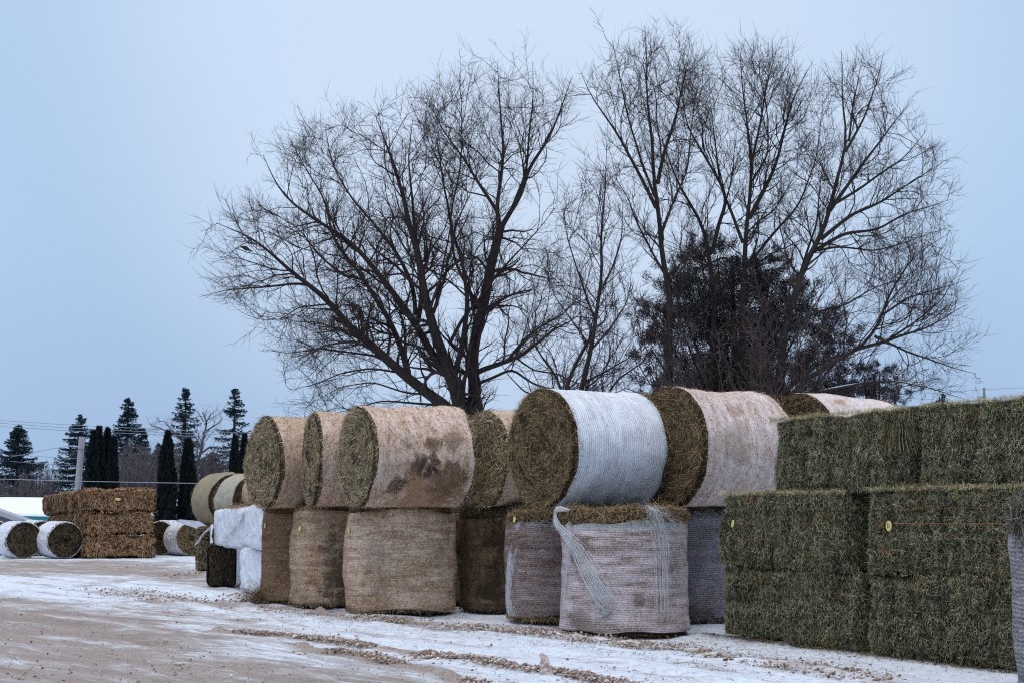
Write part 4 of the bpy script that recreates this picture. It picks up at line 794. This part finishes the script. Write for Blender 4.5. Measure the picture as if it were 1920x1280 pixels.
def spruce(label, px, top, w_, Y, seed, sparse=1., group='spruces beyond the yard', zb=.6):
    rs = np.random.RandomState(seed); X = xat(px, Y); H = at(px, top, Y)[2]; sc = Y/F; Rw = w_*sc*.8
    t = thing('spruce_tree', label, 'tree', Matrix.Translation((X, Y, 0)), group); G = Geo(); tube1(G, [(0, 0, 0), (0, 0, H*.5), (0, 0, H*.98)], [.25, .14, .02], 6); G.build('trunk', M_bark, t)
    G = Geo(); Gt = Geo(); n = int(230*sparse)
    z = zb+(H-zb)*(rs.uniform(0, 1, n)**.85); z = np.sort(z); f = (H-z)/(H-zb); L = Rw*(f**.85)*rs.uniform(.5, 1.12, n)+.15
    a = rs.uniform(0, 2*math.pi, n); K = 8; s = np.linspace(0, 1, K)
    dr = np.stack([np.cos(a), np.sin(a), 0*a], 1); droop = rs.uniform(.1, .45, n)
    P = np.array([0, 0, 1.])*z[:, None, None]+dr[:, None]*(L[:, None, None]*s[None, :, None]); P[:, :, 2] += (-droop[:, None]*s+(droop[:, None]*1.0)*s**3)*L[:, None]*.9
    tubes(G, P, np.full((n, K), .03), 3, .2)
    idx = np.repeat(np.arange(n), (16+L*48).astype(int)); u = rs.uniform(.02, 1., len(idx))**.8; fi = u*(K-1); i = np.minimum(fi.astype(int), K-2); fr = (fi-i)[:, None]
    Q = P[idx, i]*(1-fr)+P[idx, i+1]*fr; Dp = nrm(P[idx, i+1]-P[idx, i]); sd = np.cross(Dp, [0, 0, 1.]); ww = (L[idx]*.20*(1.1-u)+.05)[:, None]
    Q = Q+sd*rs.normal(0, 1, (len(idx), 1))*ww*.42+np.array([0, 0, -1.])*np.abs(rs.normal(0, .10, (len(idx), 1)))
    D = nrm(Dp+sd*rs.normal(0, .7, (len(idx), 1))+np.array([0, 0, -.35])+rs.normal(0, .25, (len(idx), 3))); tris(G, Q, D, rs.uniform(.06, .18, len(idx)), rs, rs.uniform(0, .8, len(idx)))
    G.build('crown', M_spruce, t); return t
YS = 110.
spruce('broad dark spruce at the far left edge of the picture', 30, 795, 130, YS, 1, 1.3)
spruce('spruce with drooping boughs behind the grey pole', 147, 775, 120, YS, 2, 1.0)
spruce('tall spruce with a dense wide base behind the first clipped hedge trees', 235, 742, 95, YS, 3, 1.2)
spruce('shorter wide spruce filling in beside the tall dense one', 262, 800, 80, YS+6, 31, 1.1)
spruce('thin spruce with open boughs, partly behind the leafless branches', 343, 724, 100, YS, 4, .75)
spruce('thin open spruce right of the leafless tree, nearest the bale row', 436, 725, 110, YS, 5, .7)
def thuja(px, top, w_, Y, seed, label):
    rs = np.random.RandomState(seed); X = xat(px, Y); H = at(px, top, Y)[2]; Rw = w_*Y/F/2; t = thing('hedge_tree', label, 'tree', Matrix.Translation((X, Y, 0)), 'dark columnar evergreens behind the bales')
    G = Geo(); tube1(G, [(0, 0, 0), (0, 0, H*.9)], .06, 6); G.build('trunk', M_bark, t); G = Geo(); n = 9000
    f = rs.uniform(0, 1, n)**.8; z = .1+(H-.1)*f; a = rs.uniform(0, 6.283, n); env = Rw*np.clip(1.02-f**2.6, 0, 1)**.75*(.85+.12*np.sin(3*a+z*3)+.08*np.sin(a*7-z*6)); q = env*np.sqrt(rs.uniform(.25, 1, n))
    P = np.stack([q*np.cos(a), q*np.sin(a), z], 1); D = nrm(np.stack([np.cos(a)*.35, np.sin(a)*.35, np.ones(n)], 1)+rs.normal(0, .25, (n, 3))); tris(G, P, D, rs.uniform(.08, .2, n), rs, rs.uniform(0, .8, n)); G.build('crown', M_thuja, t)
for i, (px, top, w_, lb) in enumerate(((171, 811, 34, 'dark narrow columnar evergreen just right of the grey pole'), (181, 803, 36, 'dark columnar evergreen, tallest of the clump above the rust brown stack'), (197, 806, 36, 'dark columnar evergreen, second tallest above the rust brown stack'), (210, 823, 24, 'short dark columnar evergreen at the right side of its clump above the rust stack'),
        (311, 811, 44, 'dark columnar evergreen with a pointed top right of the rust brown stack'), (351, 826, 40, 'dark blunt columnar evergreen beside the round tan bale'), (438, 820, 24, 'dark columnar evergreen rising behind the round tan bales'), (456, 817, 26, 'dark columnar evergreen touching the olive faced lying bale'))):
    thuja(px, top, w_, 60.+(i % 3)*.8, 40+i, lb)
def clump_tree(label, Y, blobs, seed, dens=520, mat=M_ever, name='evergreen_tree', leaf=(.04, .11), rootpx=None):
    """blobs: (px, py, radius px) of foliage clumps, each carried by a limb."""
    rs = np.random.RandomState(seed); X = xat(rootpx, Y); t = thing(name, label, 'tree', Matrix.Translation((X, Y, 0)), None); o = np.array([X, Y, 0.]); G = Geo(); tops = []
    G2 = Geo()
    for px, py, rp in blobs:
        c = at(px, py, Y+rs.uniform(-.9, .9)); r = rp*Y/F; base = o+np.array([0, 0, max(.8, c[2]*.45)]); tube1(G, resample(np.array([base, (base+c)/2+[0, 0, -.2], c]), 8)-o, np.linspace(.09, .02, 8), 5)
        ns = max(14, int(55*r)); sub = c+rs.normal(size=(ns, 3))*r*np.array([.55, .55, .5]); n = int(dens*r*r*3.2); k = rs.randint(0, ns, n)
        out = nrm(sub[k]-c+[0, 0, r*.4]); P = sub[k]+rs.normal(size=(n, 3))*r*.13+out*rs.uniform(0, r*.25, (n, 1)); D = nrm(out+rs.normal(0, .45, (n, 3))); tris(G2, P-o, D, rs.uniform(*leaf, n), rs, rs.uniform(0, 1, n), .13)
    top = max(at(b[0], b[1], Y)[2] for b in blobs); tube1(G, [(0, 0, 0), (.05, 0, top*.5), (0, 0, top)], [.28, .16, .04], 7); G.build('trunk', M_bark, t); G2.build('crown', mat, t); print(name, G2.n)
bl = [(1345,480,42),(1300,500,36),(1400,510,44),(1450,500,34),(1265,545,40),(1320,560,60),(1390,570,60),(1450,560,50),(1500,545,32),(1225,590,34),(1280,620,56),(1350,640,60),(1430,630,60),(1500,610,48),(1555,620,38),(1225,660,40),(1290,700,52),(1370,710,60),(1450,700,56),(1525,680,46),(1575,670,30),(1240,735,36),(1340,760,60),(1430,760,60),(1520,745,40),(1570,740,40)]
clump_tree('broad ragged dark evergreen behind the pale lying bales, tangled with bare limbs', 48., bl, 61, rootpx=1380, dens=4200)
clump_tree('low dark evergreen shrub right of the big one, above the green bales', 49., [(1620,705,26),(1650,700,24),(1600,735,30),(1640,745,32),(1680,745,24),(1660,775,26)], 62, rootpx=1645, dens=3600)
clump_tree('tiny far evergreen tip poking above the green bales near the right pole', 90., [(1767,755,9),(1766,744,5),(1772,768,12)], 63, rootpx=1768, dens=3000, leaf=(.06, .15))
# leafless tree and scrub beyond the yard
M_brush = bark('brush_twigs', (.04, .028, .027), (.10, .072, .068))
LB = [([(372,985),(374,900),(368,870),(378,830),(382,800),(386,790),(380,770)], .22, .05, 0, 0.), ([(376,850),(392,838),(412,835),(425,845)], .12, .03), ([(380,812),(398,800),(412,790),(418,780)], .10, .03), ([(375,835),(350,820),(325,812),(300,800),(285,795)], .12, .03), ([(384,795),(395,775),(405,768)], .08, .02), ([(370,865),(400,850),(420,860),(440,850)], .1, .03), ([(382,790),(370,770),(360,765)], .06, .02), ([(330,815),(310,790),(290,788)], .06, .02), ([(345,820),(335,835),(310,845)], .06, .02)]
ENV_L = np.array([(265,800),(290,775),(340,790),(375,755),(420,760),(425,800),(445,830),(450,900),(280,900),(262,850)], float)
bare_tree('bare_tree', 'small far leafless tree with crooked greyish limbs between two thin spruces', LB, 100., ENV_L, 71, np.array([xat(372, 100.), 100., 0]), (M_barkfar, M_barkfar), lv={'trop': .2, 's1': .35, 's2': .3, 's3': .25}, scale=1.15)
def scrub(label, px, w_, top, Y, seed, mat=M_barkfar, n=260, name='shrub', wn=.05, sp=.28):
    rs = np.random.RandomState(seed); X = xat(px, Y); W = w_*Y/F/2; H = at(px, top, Y)[2]; t = thing(name, label, 'shrub', Matrix.Translation((X, Y, 0)), None)
    K = 7; s = np.linspace(0, 1, K)[None, :, None]; b = np.stack([rs.uniform(-W*.7, W*.7, n), rs.uniform(-1, 1, n), 0*np.zeros(n)], 1); D = np.stack([rs.normal(0, sp, n), rs.normal(0, sp, n), np.ones(n)], 1)
    P = b[:, None]+D[:, None]*s*(H*rs.uniform(.5, 1.0, (n, 1, 1)))+np.cumsum(rs.normal(0, wn, (n, K, 3)), 1); Rr = np.linspace(.03, .008, K)[None].repeat(n, 0)
    G = Geo(); tubes(G, P, Rr, 3); P2, R2 = spawn(P, Rr, rs, .35, (.4, 1.2), (20, 60), .3, .15, 5, .2, .6, .008, .006); P3, R3 = spawn(P2, R2, rs, .3, (.2, .6), (20, 60), .1, .15, 3, .1, .6, .007, .005); tubes(G, P2, R2, 3); tubes(G, P3, R3, 3); G.build('stems', mat, t)
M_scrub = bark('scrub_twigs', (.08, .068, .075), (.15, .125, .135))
scrub('tangle of brown leafless brush in front of the ragged dark evergreen', 1390, 330, 570, 44.2, 80, M_brush, 150, wn=.28, sp=.22)
scrub('grey leafless thicket behind the rust brown stack, right part', 262, 90, 838, 100., 81, M_scrub, 220)
scrub('greyish scrub at the left edge in front of the broad spruce', 40, 90, 880, 100., 82, M_scrub, 150)
scrub('tangle of bare stems left of the columnar pair', 290, 70, 835, 104., 83, M_scrub, 240)
scrub('bare brush between the first two spruces', 80, 60, 868, 112., 85, M_scrub, 160)
spruce('low young spruce between the dense one and the thin ones', 296, 830, 70, 118., 32, 1.0)
spruce('low young spruce partly hidden behind the leafless crooked tree', 395, 845, 80, 116., 33, 1.0)
scrub('grey brush showing between the columnar evergreens and the tan bale', 400, 100, 845, 104., 84, M_scrub, 240)

# ------------------------------------------------------------------ far things: hill, building, poles, wires
def hill():
    G = Geo(); xs = np.linspace(-420, 60, 120); ys = np.linspace(190, 420, 26); X, Y = np.meshgrid(xs, ys); f = np.clip((Y-190)/190, 0, 1); H = 8.2+2.2*np.sin(X/60)+1.2*np.sin(X/23+1)
    Z = (f*f*(3-2*f))*H*np.clip((60-X)/120, 0, 1)*1.-.05; ny, nx = X.shape; a = np.arange(ny-1)[:, None]*nx+np.arange(nx-1)[None]; G.add(np.stack([X, Y, Z], -1).reshape(-1, 3), np.stack([a, a+1, a+nx+1, a+nx], -1).reshape(-1, 4), 0)
    o = G.build('hill', plain('hill_snow', (.78, .80, .85), .7, .08, .05, 0)); o['kind'] = 'structure'
hill()
def box(G, x0, x1, y0, y1, z0, z1, tint=.2, mi=0):
    V = np.array([(x, y, z) for x in (x0, x1) for y in (y0, y1) for z in (z0, z1)]); G.add(V, np.array([(0, 1, 3, 2), (4, 6, 7, 5), (0, 4, 5, 1), (2, 3, 7, 6), (0, 2, 6, 4), (1, 5, 7, 3)]), tint, mi)
M_snow = plain('roof_snow', (.84, .86, .90), .7, .04, 1.5, .15); M_teal = plain('teal_trim', (.03, .22, .27), .4, .1, 5, 0); M_wall = plain('pale_wall', (.60, .66, .70), .5, .06, 3, 0)
M_grey = plain('grey_metal', (.36, .38, .42), .4, .12, 4, .05); M_dkgrey = plain('dark_soffit', (.13, .14, .16), .6, .1, 4, 0)
def building():
    Y = 72.; x0, x1 = xat(-260, Y), xat(262, Y); t = thing('low_building', 'long low building with a snow covered roof and teal eave, behind the far bales', 'building', Matrix.Translation((x0, Y, 0)), None); W = x1-x0; ze = at(0, 966, Y)[2]; zt = at(0, 932, Y+7)[2]
    G = Geo(); box(G, .3, W-.3, .3, 13.7, 0, ze-.22); G.build('wall', M_wall, t)
    G = Geo(); box(G, 0, W, 0, .12, ze-.24, ze-.02); G.build('eave_trim', M_teal, t)
    G = Geo(); n = 30; x = np.linspace(-.05, W+.05, n); pr = [(-.05, ze-.02), (-.02, ze+.10), (.3, ze+.16), (3.5, (ze+zt)/2+.1), (6.8, zt), (7.2, zt), (10.5, (ze+zt)/2+.1), (13.8, ze+.16), (14.02, ze+.1), (14.05, ze-.02)]
    V = np.array([[(a, b, c) for b, c in pr] for a in x]); m = len(pr); V = V.reshape(-1, 3); V[:, 2] += .02*wob(V, 3, .5)
    k = np.arange(n-1)[:, None]*m; q = np.arange(m)[None]; a = k+q; b = k+(q+1) % m; G.add(V, np.stack([a, b, b+m, a+m], -1).reshape(-1, 4)); G.add(V[:m], np.arange(m)[None]); G.add(V[-m:], np.arange(m)[::-1][None]); G.build('snow_roof', M_snow, t, False)
building()
def shed():   # grey metal gable sloping down to the right
    Y = 58.; xr = xat(78, Y); xl = xat(-160, Y); xm = (xl+xr)/2; zr = at(0, 984, Y)[2]; zm = zr+(xr-xm)*.345
    t = thing('grey_shelter', 'narrow grey shelter whose pale roof slopes down behind the white round bales', 'shelter', Matrix.Translation((xm, Y, 0)), None); a = xr-xm
    G = Geo(); V = np.array([(-a+.5, .3, 0), (a-.5, .3, 0), (a-.5, .3, zr), (0, .3, zm-.25), (-a+.5, .3, zr)]); V2 = V+[0, .5, 0]; G.add(np.concatenate([V, V2]), np.array([(0, 1, 2, 3), (0, 3, 4, 4), (5, 8, 7, 6)])[:1]); G.add(V, np.array([[0, 3, 4]])); G.add(V2, np.array([[0, 3, 2, 1]])); G.add(V2, np.array([[0, 4, 3]])); G.add(np.concatenate([V, V2]), np.array([(1, 6, 7, 2), (0, 4, 9, 5)])); G.build('wall', M_dkgrey, t, False)
    for sg in (1, -1):
        G = Geo(); V = np.array([(0, 0, zm), (sg*a, 0, zr), (sg*a, 0, zr-.18), (0, 0, zm-.18)]); V = np.concatenate([V, V+[0, .9, 0]]); G.add(V, np.array([(0, 1, 2, 3), (4, 7, 6, 5), (0, 4, 5, 1), (3, 2, 6, 7), (1, 5, 6, 2)])); G.build('roof', M_grey, t, False)
shed()
M_pole = plain('weathered_pole', (.34, .33, .35), .8, .25, 8, .2); M_steel = plain('pole_steel', (.20, .21, .23), .5, .1, 8, 0); M_wire = plain('cable', (.22, .25, .30), .5, .1, 3, 0)
def pole(label, px, top, Y, r, lean=0., name='utility_pole', mat=M_pole, cat='pole', cap=False, taper=.9):
    X = xat(px, Y); H = at(px, top, Y)[2]; t = thing(name, label, cat, Matrix.Translation((X, Y, 0)), None); G = Geo(); K = 12; z = np.linspace(0, H, K); rr = np.linspace(r, r*taper, K)
    tube1(G, np.stack([z*lean, 0*z, z], 1), rr, 14); a = np.arange(14)*2*math.pi/14; G.add(np.c_[H*lean+r*taper*np.cos(a), r*taper*np.sin(a), np.full(14, H)], np.arange(14)[None]); G.build('shaft', mat, t)
    return t, X, H
pt, X_, H_ = pole('thick grey weathered pole standing behind the rust brown stack', 138, 818, 57., .125, .055)
G = Geo(); tube1(G, [(H_*.055-.11, -.1, H_-.45), (H_*.055+.11, -.1, H_-.45)], .03, 6); tube1(G, [(H_*.055+.09, -.12, H_-.5), (.09, -.14, .3)], .016, 5); G.build('conduit', M_steel, pt)
pt2, X_, H_ = pole('thin far lamp pole with a short arm left of the rust brown stack', 87, 880, 130., .045, 0, 'lamp_pole', M_steel)
G = Geo(); tube1(G, [(0, 0, H_), (.5, 0, H_+.03), (1.2, 0, H_)], .05, 5); box(G, .8, 1.5, -.15, .15, H_-.08, H_+.04); G.build('lamp_arm', M_steel, pt2)
pt3, X3, H3 = pole('far utility pole with a grey transformer above the green bales', 1853, 726, 75., .065, 0, 'utility_pole', M_steel)
G = Geo(); z3 = at(1847, 742, 75.)[2]; tube1(G, [(-.2, 0, z3-.42), (-.2, 0, z3)], .13, 12); a = np.arange(12)*math.pi/6; G.add(np.c_[-.2+.15*np.cos(a), .15*np.sin(a), np.full(12, z3)], np.arange(12)[None]); tube1(G, [(-.2, 0, z3-.06), (-.2, 0, z3)], .15, 12); G.build('transformer', M_grey, pt3)
def wire(label, pts, Y, r, grp='overhead cables', mat=M_wire):
    G = Geo(); q = resample(np.array(pts, float), 40); tube1(G, [at(x, y, Y) for x, y in q], r, 4); tag(G.build('overhead_cable', mat), label, 'cable', grp)
wire('highest of the three thin cables crossing behind the far left spruces', [(-500, 766), (0, 787), (130, 796), (480, 812), (1000, 822)], 95., .014)
wire('middle of the three thin cables crossing behind the far left spruces', [(-500, 772), (0, 792), (130, 802), (480, 817), (1000, 826)], 95., .014)
wire('lowest of the three thin cables crossing behind the far left spruces', [(-500, 778), (0, 798), (130, 807), (480, 822), (1000, 830)], 95., .014)
wire('short slanting cable between the first two spruces', [(20, 856), (52, 849), (80, 844), (140, 833)], 105., .016)
wire('level cable under the slanting one between the first two spruces', [(20, 852), (62, 854), (105, 857), (200, 862)], 105., .014)
wire('lower cable between the first two spruces', [(20, 864), (55, 867), (98, 870), (200, 876)], 105., .014)
wire('pale cable low across the far left trees and the pole', [(-400, 889), (0, 897), (140, 901), (290, 904), (560, 908)], 56., .010, mat=M_grey)
wire('thin cable running from the far right pole out of the picture', [(1740, 737), (1780, 734), (1853, 729), (1920, 726), (2300, 716)], 75., .011)

# bird perched on a left twig
def bird():
    p = at(461, 467, 43.5); t = thing('bird', 'small dark bird perched among the outermost left twigs', 'bird', Matrix.Translation(Vector(p)), None); G = Geo()
    tube1(G, [(-.16, 0, .05), (-.13, 0, .06), (-.09, 0, .055), (-.03, 0, .03), (.04, 0, .0), (.10, 0, -.035), (.20, 0, -.075)], [.008, .03, .04, .062, .055, .028, .012], 10); tube1(G, [(-.19, 0, .045), (-.15, 0, .05)], [.002, .012], 6)
    for s in (-.02, .02): tube1(G, [(.0, s, -.02), (.0, s, -.09)], .006, 4)
    G.build('body', M_bark, t); G = Geo(); tube1(G, [(-.3, .02, .03), (0, 0, -.09), (.5, .0, -.2), (.9, 0, -.4)], .012, 4); o = G.build('perch_twig', M_twig, TA_t); o.matrix_world = Matrix.Translation(Vector(p))
bird()
